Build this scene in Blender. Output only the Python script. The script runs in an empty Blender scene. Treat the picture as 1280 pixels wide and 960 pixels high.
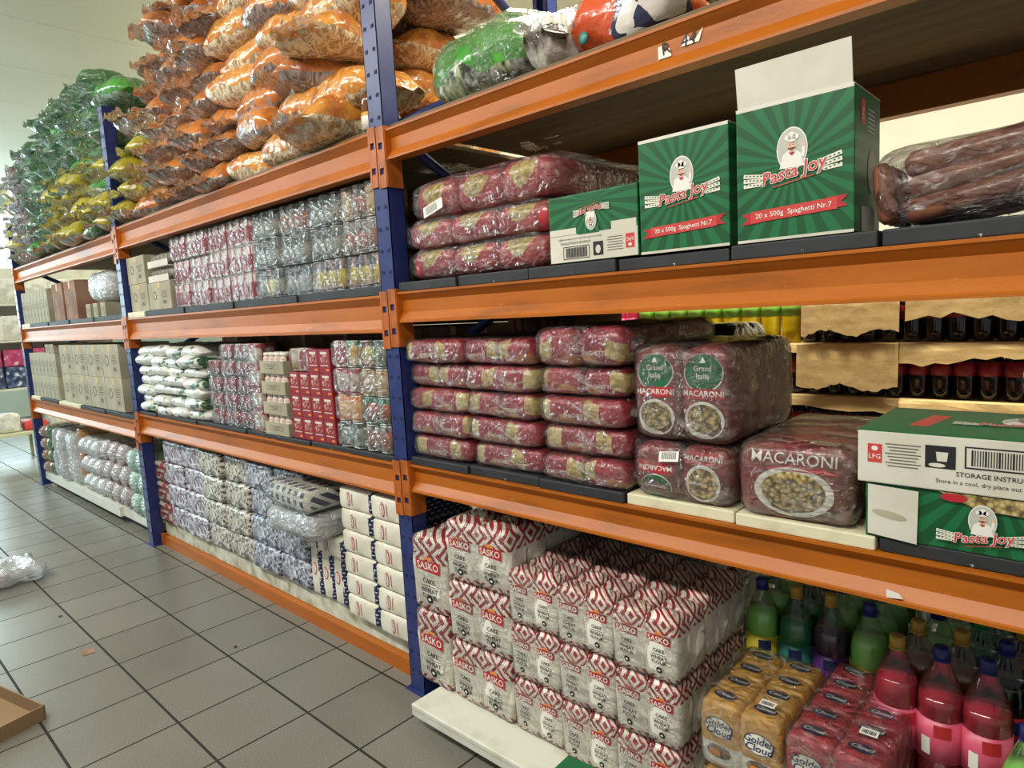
import bpy, math, random
from mathutils import Vector, Matrix, Euler, noise
from mathutils.bvhtree import BVHTree
random.seed(7)
R = math.radians
SC = bpy.context.scene
COL = SC.collection

# ------------------------------------------------------------------ camera, world, lights
cam_d = bpy.data.cameras.new('camera'); cam = bpy.data.objects.new('camera', cam_d); COL.objects.link(cam)
F_PX = 824.9
cam_d.sensor_width = 36; cam_d.lens = F_PX / 1280 * 36; cam_d.clip_start = .05; cam_d.clip_end = 100
yaw, pit, rol = R(132.972), R(-6.4817), R(-3.1507)
_f = Vector((math.cos(pit)*math.cos(yaw), math.cos(pit)*math.sin(yaw), math.sin(pit)))
_r = _f.cross(Vector((0, 0, 1))).normalized(); _u = _r.cross(_f)
_r2 = _r*math.cos(rol) + _u*math.sin(rol); _u2 = -_r*math.sin(rol) + _u*math.cos(rol)
cam.matrix_world = Matrix(((_r2.x, _u2.x, -_f.x, 1.8868), (_r2.y, _u2.y, -_f.y, -1.4496), (_r2.z, _u2.z, -_f.z, 1.4335), (0, 0, 0, 1)))
SC.camera = cam
SC.view_settings.view_transform = 'Standard'; SC.view_settings.look = 'None'
SC.view_settings.exposure = -0.18; SC.view_settings.gamma = 1; SC.view_settings.use_curve_mapping = False
W = bpy.data.worlds.new('world'); SC.world = W; W.use_nodes = True
W.node_tree.nodes['Background'].inputs[0].default_value = (.93, .97, 1, 1)
W.node_tree.nodes['Background'].inputs[1].default_value = .42

def area(name, loc, rot, sx, sy, power, col):
    l = bpy.data.lights.new(name, 'AREA'); l.shape = 'RECTANGLE'; l.size = sx; l.size_y = sy; l.energy = power; l.color = col
    o = bpy.data.objects.new(name, l); COL.objects.link(o); o.location = loc; o.rotation_euler = rot
    return o
area('aisle_light_near', (1.2, -2.6, 3.7), (R(28), 0, 0), 3.2, .16, 135, (1, .95, .84))
area('aisle_light_middle', (-2.4, -2.4, 3.7), (R(26), 0, 0), 3.2, .16, 118, (1, .97, .9))
area('aisle_light_far', (-6.2, -2.4, 3.7), (R(24), 0, 0), 3.2, .16, 135, (.85, .96, 1))
area('back_aisle_light', (1.0, 1.35, 3.8), (R(8), 0, 0), 3.6, .3, 260, (1, .94, .78))
area('back_aisle_light_far', (-4.0, 3.1, 3.6), (R(-8), 0, 0), 4, .8, 130, (1, .93, .72))

# ------------------------------------------------------------------ node helpers
def C(h, a=1):
    v = [int(h[i:i+2], 16)/255 for i in (0, 2, 4)]
    return tuple([(x/12.92 if x <= .04045 else ((x+.055)/1.055)**2.4) for x in v] + [a])

class E:                                     # small expression wrapper round Math nodes
    T = None
    def __init__(s, sock): s.s = sock
    @staticmethod
    def op(o, *a):
        n = E.T.nodes.new('ShaderNodeMath'); n.operation = o
        for i, x in enumerate(a):
            if isinstance(x, E): E.T.links.new(x.s, n.inputs[i])
            else: n.inputs[i].default_value = x
        return E(n.outputs[0])
    def __add__(s, o): return E.op('ADD', s, o)
    __radd__ = __add__
    def __sub__(s, o): return E.op('SUBTRACT', s, o)
    def __rsub__(s, o): return E.op('SUBTRACT', o, s)
    def __mul__(s, o): return E.op('MULTIPLY', s, o)
    __rmul__ = __mul__
    def __truediv__(s, o): return E.op('DIVIDE', s, o)
    def __gt__(s, o): return E.op('GREATER_THAN', s, o)
    def __lt__(s, o): return E.op('LESS_THAN', s, o)
    def fr(s): return E.op('FRACT', s)
    def ab(s): return E.op('ABSOLUTE', s)
    def fl(s): return E.op('FLOOR', s)

def mat(name, base=None, rough=.5, metal=0, spec=.5, coat=0, bump=0, bscale=60, fn=None, trans=0):
    m = bpy.data.materials.new(name); m.use_nodes = True; T = m.node_tree; E.T = T
    b = T.nodes['Principled BSDF']
    if base: b.inputs['Base Color'].default_value = C(base); m.diffuse_color = C(base)
    b.inputs['Roughness'].default_value = rough; b.inputs['Metallic'].default_value = metal
    b.inputs['Specular IOR Level'].default_value = spec; b.inputs['Coat Weight'].default_value = coat
    b.inputs['Coat Roughness'].default_value = .12
    if trans: b.inputs['Transmission Weight'].default_value = trans
    if fn:
        c = fn(T, b)
        if c is not None: T.links.new(c, b.inputs['Base Color'])
    if bump:
        n = nz(T, bscale, 3, obj(T)); bp = T.nodes.new('ShaderNodeBump'); bp.inputs['Strength'].default_value = bump; bp.inputs['Distance'].default_value = .01
        T.links.new(n.s, bp.inputs['Height']); T.links.new(bp.outputs[0], b.inputs['Normal'])
        if coat: T.links.new(bp.outputs[0], b.inputs['Coat Normal'])
    return m
def obj(T):
    return T.nodes.new('ShaderNodeTexCoord').outputs['Object']
def xyz(T, s=None):
    n = T.nodes.new('ShaderNodeSeparateXYZ'); T.links.new(s or obj(T), n.inputs[0]); return [E(o) for o in n.outputs]
def vec(T, *a):
    n = T.nodes.new('ShaderNodeCombineXYZ')
    for i, x in enumerate(a):
        if isinstance(x, E): T.links.new(x.s, n.inputs[i])
        else: n.inputs[i].default_value = x
    return n.outputs[0]
def nz(T, scale, det=2, s=None, dist=0):
    n = T.nodes.new('ShaderNodeTexNoise'); n.inputs['Scale'].default_value = scale; n.inputs['Detail'].default_value = det; n.inputs['Distortion'].default_value = dist
    T.links.new(s or obj(T), n.inputs['Vector']); return E(n.outputs[0])
def rnd(T, v):
    n = T.nodes.new('ShaderNodeTexWhiteNoise'); n.noise_dimensions = '3D'; T.links.new(v, n.inputs[0]); return E(n.outputs[0])
def ramp(T, fac, stops, const=False):
    n = T.nodes.new('ShaderNodeValToRGB'); T.links.new(fac.s, n.inputs[0]); e = n.color_ramp.elements
    if const: n.color_ramp.interpolation = 'CONSTANT'
    while len(e) < len(stops): e.new(.5)
    for i, (p, c) in enumerate(stops): e[i].position = p; e[i].color = C(c)
    return n.outputs[0]
def mix(T, fac, a, b):
    n = T.nodes.new('ShaderNodeMix'); n.data_type = 'RGBA'
    if isinstance(fac, E): T.links.new(fac.s, n.inputs[0])
    else: n.inputs[0].default_value = fac
    for k, x in ((6, a), (7, b)):
        if isinstance(x, str): n.inputs[k].default_value = C(x)
        else: T.links.new(x, n.inputs[k])
    return n.outputs[2]
def objrand(T): return E(T.nodes.new('ShaderNodeObjectInfo').outputs['Random'])
def two(a, b, scale=8, lo=.4, hi=.6, det=3):
    return lambda T, B: ramp(T, nz(T, scale, det), [(lo, a), (hi, b)])

def film(name, tint='ffffff', alpha=.10, rough=.13, bump=.5, bscale=22, cloud=.25, cs=9, g0=.045, gk=.9):
    m = bpy.data.materials.new(name); m.use_nodes = True; T = m.node_tree; E.T = T
    T.nodes.remove(T.nodes['Principled BSDF'])
    out = T.nodes['Material Output']
    tr = T.nodes.new('ShaderNodeBsdfTransparent')
    pr = T.nodes.new('ShaderNodeBsdfPrincipled'); pr.inputs['Base Color'].default_value = C(tint); pr.inputs['Roughness'].default_value = rough; pr.inputs['Specular IOR Level'].default_value = 1
    gl = T.nodes.new('ShaderNodeBsdfGlossy'); gl.inputs['Roughness'].default_value = rough; gl.inputs[0].default_value = (1, 1, 1, 1)
    v = vec(T, *[x*s for x, s in zip(xyz(T), (1, 1, 1.6))])
    n = nz(T, bscale, 4, v, 1.2); bp = T.nodes.new('ShaderNodeBump'); bp.inputs['Strength'].default_value = bump; bp.inputs['Distance'].default_value = .035
    T.links.new(n.s, bp.inputs['Height'])
    lw = T.nodes.new('ShaderNodeLayerWeight'); lw.inputs[0].default_value = .28
    for q in (pr, gl, lw): T.links.new(bp.outputs[0], q.inputs['Normal'])
    c = nz(T, cs, 5, v, 1.5)
    cl = E.op('MULTIPLY', E.op('MAXIMUM', c - .56, 0.0), cloud*4)
    a = E.op('MINIMUM', cl + alpha, 1.0)
    m1 = T.nodes.new('ShaderNodeMixShader'); T.links.new(a.s, m1.inputs[0]); T.links.new(tr.outputs[0], m1.inputs[1]); T.links.new(pr.outputs[0], m1.inputs[2])
    g = E.op('MINIMUM', E(lw.outputs['Fresnel'])*gk + g0, .8)
    m2 = T.nodes.new('ShaderNodeMixShader'); T.links.new(g.s, m2.inputs[0]); T.links.new(m1.outputs[0], m2.inputs[1]); T.links.new(gl.outputs[0], m2.inputs[2])
    T.links.new(m2.outputs[0], out.inputs[0]); m.diffuse_color = C(tint)
    return m

# ------------------------------------------------------------------ materials
M = {}
def grime(base, dirt, sc=5, lo=.35, hi=.75):
    return lambda T, B: ramp(T, nz(T, sc, 8), [(lo, base), (hi, dirt)])
def beam_fn(T, B):
    x, y, z = xyz(T)
    v = vec(T, x*1.2, y*6, z*8)
    a = ramp(T, nz(T, 3.2, 8, v), [(.3, 'b4640e'), (.55, 'ac5c0c'), (.8, '864b0e')])
    sp = nz(T, 55, 3, vec(T, x*.4, y, z)) > .73
    return mix(T, sp*.5, a, 'd9a070')
M['orange'] = mat('orange_paint', 'cc6416', .42, spec=.45, fn=beam_fn, bump=.05, bscale=90)
M['orange_d'] = mat('orange_bracket', 'c06a1c', .45, fn=grime('b25c12', '7c4012', 20, .45, .8))
M['blue'] = mat('blue_paint', '26346f', .38, fn=grime('1f2c66', '2f3c72', 14, .45, .8))
M['slot'] = mat('slot_dark', '10183c', .8)
M['black'] = mat('black_board', '24272b', .6, fn=lambda T, B: mix(T, nz(T, 40, 4) > .72, ramp(T, nz(T, 6, 5), [(.3, '1d2023'), (.8, '34383c')]), 'a8a69a'))
M['cream'] = mat('cream_board', 'd8d2ae', .6, fn=grime('ddd8b8', 'b5ac86', 12, .5, .85))
M['ply'] = mat('plywood', '5b4a33', .7, fn=lambda T, B: ramp(T, nz(T, 4, 6, vec(T, *[a*b for a, b in zip(xyz(T), (.6, 5, 3))])), [(.3, '56462f'), (.7, '7a6547')]))
M['steel'] = mat('white_steel', 'd5d5c6', .42, fn=grime('d6d7c9', 'aeab98', 9, .5, .9))
M['steel_d'] = mat('dirty_white_steel', 'c8cbb9', .5, fn=lambda T, B: ramp(T, nz(T, 16, 8), [(.35, 'd3d6c6'), (.55, 'b7b8a0'), (.7, '86836c')]))
def tile_fn(T, B):
    x, y, z = xyz(T)
    S = .33
    u = (x + 2.578)/S; v = (y + .004)/(S*1.0078)
    fu = (u.fr() - .5).ab(); fv = (v.fr() - .5).ab()
    g = E.op('MAXIMUM', fu - .0015, fv) > .4865
    cell = rnd(T, vec(T, u.fl(), v.fl(), 0.0))
    sp = nz(T, 260, 2); big = nz(T, 2.2, 4)
    t = E.op('MULTIPLY_ADD', sp, .9, cell*.10 + big*.22)
    c = ramp(T, t, [(.3, '58564c'), (.62, '76746a'), (.9, '949286')])
    col = mix(T, g, c, '1d1a15')
    r = g*.5 + nz(T, 9, 4)*.16 + .24
    T.links.new(r.s, B.inputs['Roughness'])
    bp = T.nodes.new('ShaderNodeBump'); bp.inputs['Distance'].default_value = .004; bp.inputs['Strength'].default_value = .6
    h = nz(T, 60, 3)*.12 - g; T.links.new(h.s, bp.inputs['Height']); T.links.new(bp.outputs[0], B.inputs['Normal'])
    return col
M['tiles'] = mat('floor_tiles', '98958a', .3, fn=tile_fn)
M['wall'] = mat('wall_paint', 'dcdcc8', .8, fn=grime('e8e8d8', 'dedcc8', 1.2))
M['wall_cool'] = mat('wall_cool', 'c3d3cc', .8, fn=grime('c6d6d0', 'b8c8c0', 1.2))
M['ceil'] = mat('ceiling_paint', 'd6d6c2', .85, fn=lambda T, B: mix(T, ((xyz(T)[0]*.83).fr() < .012)*.35, ramp(T, nz(T, .8, 3), [(.3, 'e2e2d2'), (.7, 'd8d8c6')]), '8b8b78'))
M['carton'] = mat('brown_grey_carton', 'a9a48c', .8, fn=two('b0ab93', '9d9780', 6))
M['carton_p'] = mat('carton_print', '6d6a5a', .8)
M['carton_b'] = mat('reddish_carton', '94705a', .8, fn=two('9d7a64', '865f4a', 7))
M['carton_edge'] = mat('carton_side_brown', '6e4f36', .85)
M['kraft'] = mat('kraft_cardboard', 'c9a66b', .8, fn=lambda T, B: ramp(T, nz(T, 9, 6, vec(T, *[a*b for a, b in zip(xyz(T), (.5, 1, 3))])), [(.3, 'e2c48a'), (.7, 'c8a56a')]), bump=.3, bscale=18)
M['kraft_d'] = mat('dull_kraft', '8a7050', .8)
M['white'] = mat('white_print', 'e6e4da', .55)
M['paper'] = mat('white_paper', 'dfdccb', .6, fn=two('e3e0d0', 'd2cebb', 10), bump=.25, bscale=30)
M['ink'] = mat('black_ink', '1a1a1c', .6)
M['red'] = mat('red_print', 'b3252e', .45)
M['redlite'] = mat('bright_red_print', 'c9403c', .45)
M['green'] = mat('green_print', '14663a', .45)
M['navy'] = mat('navy_print', '252c55', .5)
M['orange_p'] = mat('orange_print', 'e08a35', .5)
M['oval'] = mat('oval_print', 'b9bbb2', .6)
M['skin'] = mat('face_print', 'd9b7a0', .6)
M['flap'] = mat('white_carton_board', 'd3d0c2', .7, fn=two('d8d5c8', 'c9c5b5', 5))
def rays_fn(cx, cz, n, a, b):
    def fn(T, B):
        x, y, z = xyz(T)
        an = E.op('ARCTAN2', z - cz, x - cx)*(n/6.2832)
        s = E.op('ABSOLUTE', an.fr() - .5) > .25
        return mix(T, s, a, b)
    return fn
def diamond_fn(zt, zb, white='eeeadc', red='a01a2e', sx=.050, sz=.052, k=2.5):
    def fn(T, B):
        x, y, z = xyz(T)
        u = ((x*.8 + y*.8)/sx).fr() - .5; v = (z/sz + y*.001).fr() - .5
        q = E.op('MAXIMUM', ((x + y)/sx).ab()*0.0, 0.0)
        u2 = (((x + y)/sx).fr() - .5).ab(); v2 = ((z/sz).fr() - .5).ab()
        col_id = ((x + y)/sx).fl(); sh = (col_id*.5).fr() 
        v3 = ((z/sz + sh).fr() - .5).ab()
        s = ((u2 + v3)*k).fr() < .5
        band = E.op('MAXIMUM', z > zt, z < zb)
        return mix(T, E.op('MULTIPLY', s, band), white, red)
    return fn
M['sasko'] = mat('flour_paper_diamonds', 'e2ded2', .55, fn=diamond_fn(.130, .018), bump=.25, bscale=35)
M['sasko_big'] = mat('flour_paper_diamonds_large', 'e2ded2', .55, fn=diamond_fn(.185, .028, sx=.09, sz=.085), bump=.25, bscale=30)
M['sasko_mid'] = mat('flour_paper_diamonds_medium', 'e2ded2', .55, fn=diamond_fn(.145, .022, sx=.075, sz=.072), bump=.25, bscale=30)
def cloud_fn(top):
    def fn(T, B):
        x, y, z = xyz(T)
        w = nz(T, 18, 2)*.02
        low = (z + w) < .075
        return mix(T, low, top, 'e0dcd0')
    return fn
M['cl_yellow'] = mat('flour_yellow', 'c8963c', .45, fn=cloud_fn('cf9f45'), bump=.3, bscale=35)
M['cl_red'] = mat('flour_red', 'a82c36', .45, fn=cloud_fn('a92e3a'), bump=.3, bscale=35)
def pasta_fn(T, B):
    x, y, z = xyz(T)
    base = ramp(T, nz(T, 7, 3), [(.35, '8c1a2c'), (.7, 'aa2a3a')])
    rn = objrand(T)*.05 - .02; x = x + rn
    d = E.op('MAXIMUM', (x - .062).ab()/.026, (z - .042 + (x - .06)*.3).ab()/.026)
    p = ramp(T, nz(T, 60, 3), [(.35, '9d8440'), (.65, 'cdb878')])
    c = mix(T, d < 1.0, base, p)
    d2 = E.op('POWER', (x + .03)/.034, 2.0) + E.op('POWER', (z - .012)/.02, 2.0)
    c = mix(T, d2 < 1.0, c, 'b8703c')
    e = E.op('MULTIPLY', x < -.085, (z - .04).ab() < .028)
    return mix(T, e, c, 'cdbb84')
M['pasta'] = mat('red_pasta_film', 'b03244', .28, coat=.4, fn=pasta_fn, bump=.35, bscale=24)
def pasta2_fn(T, B):
    x, y, z = xyz(T)
    base = ramp(T, nz(T, 6, 3), [(.35, '9a222c'), (.7, 'b83a3c')])
    d = E.op('POWER', x/.06, 2.0) + E.op('POWER', (z - .075)/.045, 2.0)
    p = ramp(T, nz(T, 50, 3), [(.35, '94803c'), (.65, 'd6bd6a')])
    return mix(T, (d*.8 + nz(T, 16, 3)*1.6) < 1.35, base, p)
M['pasta2'] = mat('red_yellow_pasta_film', 'b03a44', .28, coat=.4, fn=pasta2_fn, bump=.4, bscale=20)
M['mac_side'] = mat('macaroni_side', '8f2a2c', .35, coat=.3, fn=lambda T, B: ramp(T, nz(T, 4, 3), [(.4, '8c2a30'), (.6, '6b4530')]), bump=.3, bscale=25)
def pastapat(T, B):
    n = T.nodes.new('ShaderNodeTexVoronoi'); n.inputs['Scale'].default_value = 95; T.links.new(obj(T), n.inputs['Vector'])
    return ramp(T, E(n.outputs['Distance']), [(.1, 'd3c08e'), (.45, 'a8935c'), (.75, '5d4d2e')])
M['macaroni'] = mat('macaroni_pieces', 'b5a06a', .5, fn=pastapat)
M['brownbag'] = mat('brown_sugar_paper', '8a5a45', .35, coat=.3, fn=two('a06a52', '7c4a36', 9), bump=.3, bscale=20)
M['film'] = film('clear_film', alpha=.02, cloud=.12)
M['film_soft'] = film('clear_film_soft', alpha=.015, cloud=.35, bump=1, bscale=26, rough=.16, cs=12)
M['film_pink'] = film('pink_tinted_film', 'e8c8c8', alpha=.01, cloud=.22, bump=.9, bscale=24, cs=9, g0=.03)
M['film_can'] = film('crinkled_can_film', alpha=.01, cloud=.30, bump=.9, bscale=30, rough=.12, cs=22)
M['film_milky'] = film('milky_film', 'e8ecec', alpha=.45, cloud=.5, bump=.9, bscale=24, cs=12)
M['film_milky_red'] = film('milky_film_reddish', 'd8b8ac', alpha=.18, cloud=.5, bump=.9, bscale=22, cs=12)
M['film_crump'] = film('crumpled_film', 'd8c8c8', alpha=.22, cloud=.5, bump=1, bscale=40, rough=.15, cs=30)
M['film_mint'] = film('mint_film', 'b9dccc', alpha=.55, cloud=.4, bump=.9, bscale=22, cs=12)
M['film_grey'] = film('grey_film', 'c9cbc2', alpha=.45, cloud=.4, bump=.5)
M['tissue'] = mat('white_roll_core', 'd9dad4', .7)
M['pinkish'] = mat('reddish_core', 'a5685c', .6)
M['mintcore'] = mat('mint_core', '9fc4b2', .6)
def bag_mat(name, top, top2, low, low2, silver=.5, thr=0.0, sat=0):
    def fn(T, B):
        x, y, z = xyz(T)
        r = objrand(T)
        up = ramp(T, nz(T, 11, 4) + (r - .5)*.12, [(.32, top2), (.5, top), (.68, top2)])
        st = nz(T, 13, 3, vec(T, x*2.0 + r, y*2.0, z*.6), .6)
        dn = ramp(T, st, [(.34, low), (.5, low2), (.58, low), (.7, 'bdb5ab')])  # pale streaks paint vertical highlights of crinkled film into the lower half
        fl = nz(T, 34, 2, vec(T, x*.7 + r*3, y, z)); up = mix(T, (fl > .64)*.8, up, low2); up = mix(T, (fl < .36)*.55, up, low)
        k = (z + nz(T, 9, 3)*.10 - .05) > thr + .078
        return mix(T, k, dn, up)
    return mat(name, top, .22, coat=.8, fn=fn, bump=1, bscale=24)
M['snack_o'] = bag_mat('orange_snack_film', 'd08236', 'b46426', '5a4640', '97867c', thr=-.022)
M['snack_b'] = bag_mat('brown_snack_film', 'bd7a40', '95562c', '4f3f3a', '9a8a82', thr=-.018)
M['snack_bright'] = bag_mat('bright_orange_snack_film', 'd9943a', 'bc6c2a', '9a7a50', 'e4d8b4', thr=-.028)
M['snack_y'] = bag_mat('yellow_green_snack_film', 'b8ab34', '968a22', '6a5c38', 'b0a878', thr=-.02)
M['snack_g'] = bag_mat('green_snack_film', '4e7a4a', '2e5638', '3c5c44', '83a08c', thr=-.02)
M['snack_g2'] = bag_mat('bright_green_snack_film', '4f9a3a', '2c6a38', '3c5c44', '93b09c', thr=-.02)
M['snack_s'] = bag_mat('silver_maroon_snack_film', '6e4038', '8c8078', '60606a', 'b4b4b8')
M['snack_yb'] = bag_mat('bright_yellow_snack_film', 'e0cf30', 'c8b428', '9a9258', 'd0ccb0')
M['fin_o'] = film('orange_fin', 'c0823f', alpha=.72, cloud=.3, bump=.8)
M['fin_y'] = film('yellow_fin', 'a89c34', alpha=.78, cloud=.3, bump=.8)
M['fin_g'] = film('green_fin', '4c7a4c', alpha=.75, cloud=.3, bump=.8)
M['fin_s'] = film('clear_fin', 'cfcfd0', alpha=.4, cloud=.4, bump=.8)
def greenbag_fn(T, B):
    x, y, z = xyz(T)
    w = nz(T, 5, 3)
    c = ramp(T, nz(T, 30, 4, vec(T, x*2, y, z)), [(.35, '2f3a24'), (.5, '7f8a6a'), (.65, 'b7b79a')])
    return mix(T, (z*4 + w) > .82, c, ramp(T, nz(T, 8, 2), [(.4, '2e8a2c'), (.65, '57a83c')]))
M['greenbag'] = mat('green_clear_bag', '3a8a34', .25, coat=.6, fn=greenbag_fn, bump=.6, bscale=22)
M['orangebag'] = mat('orange_white_bag', 'd0582c', .25, coat=.6, fn=lambda T, B: ramp(T, nz(T, 4.5, 2), [(.40, 'd2552a'), (.52, 'c44a22'), (.56, '2e3350'), (.62, 'dcd6cc')], True), bump=.6, bscale=22)
M['whitebag'] = mat('white_plastic_bag', 'dcdcd2', .3, coat=.4, fn=two('e2e2da', 'c2c0b2', 12), bump=.8, bscale=30)
M['greyplastic'] = film('grey_sheeting', 'bdbdb4', alpha=.7, cloud=.3, bump=.6, bscale=14)
def rice_fn(T, B):
    x, y, z = xyz(T)
    k = nz(T, 11, 2, vec(T, x, y, z*1.5)) + (objrand(T) - .5)*.12
    base = ramp(T, nz(T, 10, 3), [(.3, 'dedfd6'), (.7, 'bfc0b4')])
    return mix(T, E.op('MULTIPLY', k > .575, z < .06), base, ramp(T, nz(T, 30, 3), [(.4, '24452f'), (.7, '5f7a58')]))
M['rice'] = mat('white_rice_film', 'd8d8cc', .3, coat=.4, fn=rice_fn, bump=.6, bscale=30)
def can_fn(a, b, c, k=3, sc=26):
    def fn(T, B):
        x, y, z = xyz(T)
        an = E.op('ARCTAN2', y, x)*(k/6.2832)
        u = an.fr() - .5
        w_ = nz(T, 25, 2)*.3 - .15
        d = E.op('POWER', u/.36, 4.0) + E.op('POWER', (z - .048)/.036, 4.0) + w_
        base = mix(T, (an*2.0).fr() > .72, a, c)
        p = ramp(T, nz(T, sc, 3), [(.4, b), (.7, c)])
        return mix(T, d < 1.0, base, p)
    return fn
M['can_white'] = mat('can_white_red', 'd8d4cc', .35, fn=can_fn('d9d6cf', '9c1e2c', 'b0303c'))
M['can_red'] = mat('can_red', 'a0242f', .35, fn=can_fn('a32632', 'd8cfc0', '8a1b28'))
M['can_grey'] = mat('can_dark_grey', '5a635c', .35, fn=can_fn('3c4640', 'a8a494', '252e2a'))
M['can_salmon'] = mat('can_salmon', 'b8a598', .35, fn=can_fn('8c8478', 'b8704e', '3a3f3c'))
M['can_tan'] = mat('can_tan', 'b08c58', .35, fn=can_fn('b5935e', 'd9c49a', '8a6a3c'))
M['can_black'] = mat('can_black_yellow', '2e2f2c', .35, fn=can_fn('3a3b36', 'd8c840', '9c5a48'))
M['can_green'] = mat('can_green', '2f7d5a', .35, fn=can_fn('2f8a62', 'd9a24a', 'e2dcc8'))
M['metal'] = mat('can_metal', 'b9bcbc', .25, metal=1)
def sachet_fn(a, b, c, d):
    def fn(T, B):
        x, y, z = xyz(T)
        n = T.nodes.new('ShaderNodeTexVoronoi'); n.feature = 'F1'; n.inputs['Scale'].default_value = 52; n.inputs['Randomness'].default_value = .85
        v = vec(T, x, y*.3, z*1.0); T.links.new(v, n.inputs['Vector'])
        s = T.nodes.new('ShaderNodeSeparateColor'); T.links.new(n.outputs['Color'], s.inputs[0])
        base = ramp(T, E(s.outputs[0]), [(0, a), (.34, b), (.6, c), (.85, d)], True)
        dd = E(n.outputs['Distance'])
        return mix(T, (dd < .27), base, '1d1a26')
    return fn
M['sach_p'] = mat('sachet_purple', '77708a', .28, coat=.5, fn=sachet_fn('bab7c0', '7e7a8c', 'd6d5da', '6d3848'), bump=.9, bscale=38)
M['sach_c'] = mat('sachet_cream', 'a8a494', .28, coat=.5, fn=sachet_fn('c9c5b6', '9d998a', '6c6a60', 'dcd9cc'), bump=.9, bscale=38)
M['sach_b'] = mat('sachet_blue', '7e86a8', .28, coat=.5, fn=sachet_fn('b4b8c4', '7f8496', '50566c', 'd0d2d8'), bump=.9, bscale=38)
M['sach_r'] = mat('sachet_red', '8d6a62', .28, coat=.5, fn=sachet_fn('7a5e54', 'b9a89a', '8a3a38', '5b463e'), bump=.9, bscale=38)
def dash_fn(T, B):
    x, y, z = xyz(T)
    u = (y*30 + (z*60).fl()*.5 + x*30).fr(); v = (z*60).fr()
    k = E.op('MULTIPLY', (u - .5).ab() < .24, (v - .5).ab() < .15)
    return mix(T, k, '20284c', 'c9cad2')
M['dash'] = mat('navy_dash_paper', '2a3050', .5, fn=dash_fn)
M['cap_blue'] = mat('blue_cap', '1d2a6e', .4)
M['cap_gold'] = mat('gold_cap', 'a88a34', .4)
M['cap_green'] = mat('green_cap', '2c8a3c', .4)
M['pet'] = film('clear_bottle', 'c8d8c8', alpha=.012, rough=.07, cloud=0, bump=.0, g0=.015, gk=.7)
for k, c in dict(lgreen='86c860', dgreen='0f7044', purple='2a1838', pink='b02a48', brown='7a4420', yellow='e2c414', cola='1e1210', orange='d06a1c', dred='96182c').items():
    M['liq_'+k] = mat('drink_'+k, c, .12, coat=.6)
for k, c in dict(white='d9dcc8', yellow='d8c93a', purple='5a2a7c', pink='cf5470', teal='2e7a70', red='a52232', lime='8fc850', hotpink='d84a7c').items():
    M['lab_'+k] = mat('label_'+k, c, .35, fn=two(c, c[::1], 8) if 0 else None)
M['foam'] = mat('crumpled_white_plastic', 'd5d8d4', .3, coat=.4, bump=.8, bscale=30)
M['wood'] = mat('cream_table', 'cfd0a8', .6)
M['lampbody'] = mat('lamp_body', 'e5e5e0', .5)
def emis(name, col, s):
    m = bpy.data.materials.new(name); m.use_nodes = True; b = m.node_tree.nodes['Principled BSDF']
    b.inputs['Base Color'].default_value = C(col); b.inputs['Emission Color'].default_value = C(col); b.inputs['Emission Strength'].default_value = s
    return m
M['tube'] = emis('lamp_tube_light', 'ffeeb0', 40)
M['sky_glass'] = emis('window_daylight', 'dff8ff', 9)

# ------------------------------------------------------------------ mesh builder
class MB:
    def __init__(s): s.v = []; s.f = []; s.m = []; s.sm = []; s.mats = []
    def mi(s, m):
        m = M[m] if isinstance(m, str) else m
        if m not in s.mats: s.mats.append(m)
        return s.mats.index(m)
    def add(s, vs, fs, m, smooth=False, X=None):
        o = len(s.v); k = s.mi(m)
        s.v += [tuple(X @ Vector(v)) if X else tuple(v) for v in vs]
        s.f += [tuple(i + o for i in f) for f in fs]; s.m += [k]*len(fs); s.sm += [smooth]*len(fs)
        return s
    def box(s, x0, x1, y0, y1, z0, z1, m, X=None):
        v = [(x, y, z) for x in (x0, x1) for y in (y0, y1) for z in (z0, z1)]
        return s.add(v, [(0, 1, 3, 2), (4, 6, 7, 5), (0, 4, 5, 1), (2, 3, 7, 6), (0, 2, 6, 4), (1, 5, 7, 3)], m, X=X)
    def prism(s, prof, x0, x1, m, X=None):                # profile in (y,z), extruded along x
        n = len(prof); v = [(x0, *p) for p in prof] + [(x1, *p) for p in prof]
        f = [(i, (i+1) % n, (i+1) % n + n, i + n) for i in range(n)] + [tuple(range(n))[::-1], tuple(range(n, 2*n))]
        return s.add(v, f, m, X=X)
    def lathe(s, prof, m, n=16, X=None, smooth=True, cx=0, cy=0):
        v = []; f = []
        for r, z in prof:
            for k in range(n): a = 2*math.pi*k/n; v.append((cx + r*math.cos(a), cy + r*math.sin(a), z))
        for i in range(len(prof)-1):
            for k in range(n): k2 = (k+1) % n; f.append((i*n+k, i*n+k2, (i+1)*n+k2, (i+1)*n+k))
        f.append(tuple(range(n))[::-1]); f.append(tuple(range((len(prof)-1)*n, len(prof)*n)))
        return s.add(v, f, m, smooth, X)
    def tube(s, p, q, r, m, n=8, r2=None):
        p, q = Vector(p), Vector(q); d = q - p; M4 = Matrix.Translation(p) @ d.to_track_quat('Z', 'Y').to_matrix().to_4x4()
        return s.lathe([(r, 0), (r2 or r, d.length)], m, n, M4)
    def mesh(s, name):
        me = bpy.data.meshes.new(name); me.from_pydata(s.v, [], s.f)
        for m in s.mats: me.materials.append(m)
        me.polygons.foreach_set('material_index', s.m); me.polygons.foreach_set('use_smooth', s.sm); me.update(); return me
    def build(s, name, parent=None, loc=None, rz=0): return link(name, s.mesh(name), parent, loc, rz)

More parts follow.
